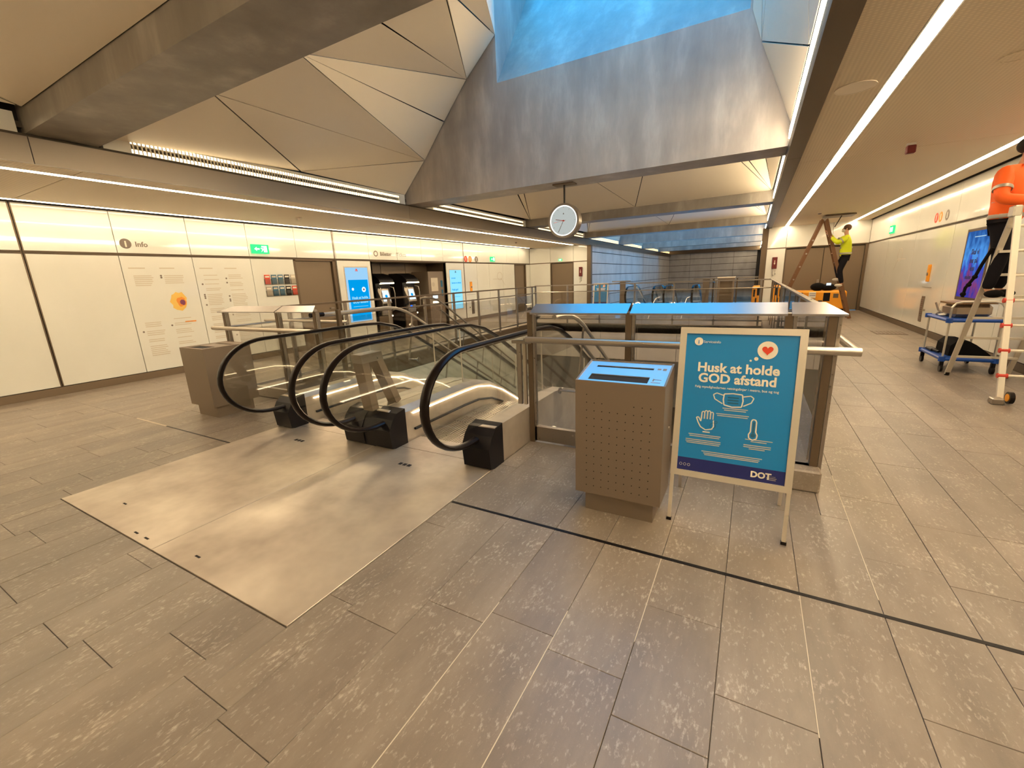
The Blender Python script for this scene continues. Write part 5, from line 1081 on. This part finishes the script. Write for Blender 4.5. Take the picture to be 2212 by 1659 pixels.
    jn = ['pelvis', 'belly', 'chest', 'neck', 'shL', 'elL', 'wrL', 'shR', 'elR', 'wrR']; js = [P_[n] for n in jn]; js[0] = P_['pelvis'] + Vector((0, 0, -.09)); js[3] = P_['neck'] - Vector((0, 0, .03)); js[6] = P_['wrL'] + (P_['elL'] - P_['wrL']) * .08; js[9] = P_['wrR'] + (P_['elR'] - P_['wrR']) * .08
    skin_mesh('jacket', js, [(0, 1), (1, 2), (2, 3), (2, 4), (4, 5), (5, 6), (2, 7), (7, 8), (8, 9)], [.168, .17, .185, .07, .10, .075, .055, .10, .075, .055], jacket, t)
    tn = ['pelvis', 'hipL', 'knL', 'anL', 'hipR', 'knR', 'anR']; ts = [P_[n] for n in tn]; skin_mesh('trousers', ts, [(0, 1), (1, 2), (2, 3), (0, 4), (4, 5), (5, 6)], [.115, .105, .082, .062, .105, .082, .062], 'trousers', t)
    for a, c in (('anL', 'toL'), ('anR', 'toR')): obj('shoe', B().ball((P_[a] + P_[c]) / 2 + Vector((0, 0, -.015)), .062, 12, 8, (.8 + abs(f.x) * .9, .8 + abs(f.y) * .9, .8)), lp or 'shoe', t, smooth=True)
    # reflective bands
    for q, r in ((.15, .158), (.55, .160)):
        c = P_['pelvis'] + (P_['chest'] - P_['pelvis']) * q; obj('reflective_band', B().tube([c + Vector((r * math.cos(2 * math.pi * i / 20), r * math.sin(2 * math.pi * i / 20), 0)) for i in range(20)], .026, 6, True, rx=.006), 'reflective', t, smooth=True)
    for sh, el in (('shL', 'elL'), ('shR', 'elR')):
        d = (P_[el] - P_[sh]).normalized(); c = P_[sh] + (P_[el] - P_[sh]) * .6; a = d.orthogonal().normalized(); bq = d.cross(a); obj('reflective_band', B().tube([c + (a * math.cos(2 * math.pi * i / 16) + bq * math.sin(2 * math.pi * i / 16)) * .083 for i in range(16)], .022, 6, True, rx=.006, up=tuple(d)), 'reflective', t, smooth=True)
    return t
struct('trim_far_beam', B().box(FX0, FX1 + .05, 42.6, 43, 3.2, 3.5), 'bronze')
# far worker on the wooden ladder, reaching up left
person('person in yellow high-visibility jacket and mask standing on the wooden ladder', (2.40, 16.95, .97), (-1, .05, 0),
       dict(pelvis=(0, 0, .95), belly=(0, 0, 1.12), chest=(-.01, 0, 1.36), neck=(-.03, 0, 1.56), head=(-.05, 0, 1.72), shL=(-.02, -.19, 1.47), elL=(-.26, -.22, 1.32), wrL=(-.42, -.10, 1.52), shR=(-.02, .19, 1.47), elR=(-.26, .22, 1.38), wrR=(-.45, .08, 1.60),
            hipL=(0, -.09, .88), knL=(-.10, -.10, .50), anL=(.0, -.10, .10), toL=(-.15, -.10, .04), hipR=(0, .09, .88), knR=(-.16, .10, .62), anR=(-.06, .10, .26), toR=(-.2, .1, .22)), 'hivis_yellow', 'hair_brown', True)
# near worker on the step ladder, cut by the frame
person('person in orange high-visibility jacket on the step ladder at the right edge', (2.66, 7.86, 1.14), (.8, -.6, 0),
       dict(pelvis=(0, 0, .92), belly=(0, 0, 1.10), chest=(.02, -.02, 1.34), neck=(.04, -.03, 1.55), head=(.07, -.05, 1.72), shL=(-.14, -.17, 1.46), elL=(-.18, -.30, 1.16), wrL=(.12, -.42, 1.10), shR=(.18, .14, 1.46), elR=(.35, .0, 1.2), wrR=(.42, -.22, 1.2),
            hipL=(-.05, -.07, .86), knL=(.0, -.10, .48), anL=(-.04, -.04, .09), toL=(.08, -.13, .035), hipR=(.07, .07, .86), knR=(.12, .04, .48), anR=(.10, .08, .09), toR=(.22, -.01, .035)), 'hivis_orange', 'hair', False, 'black_cloth')
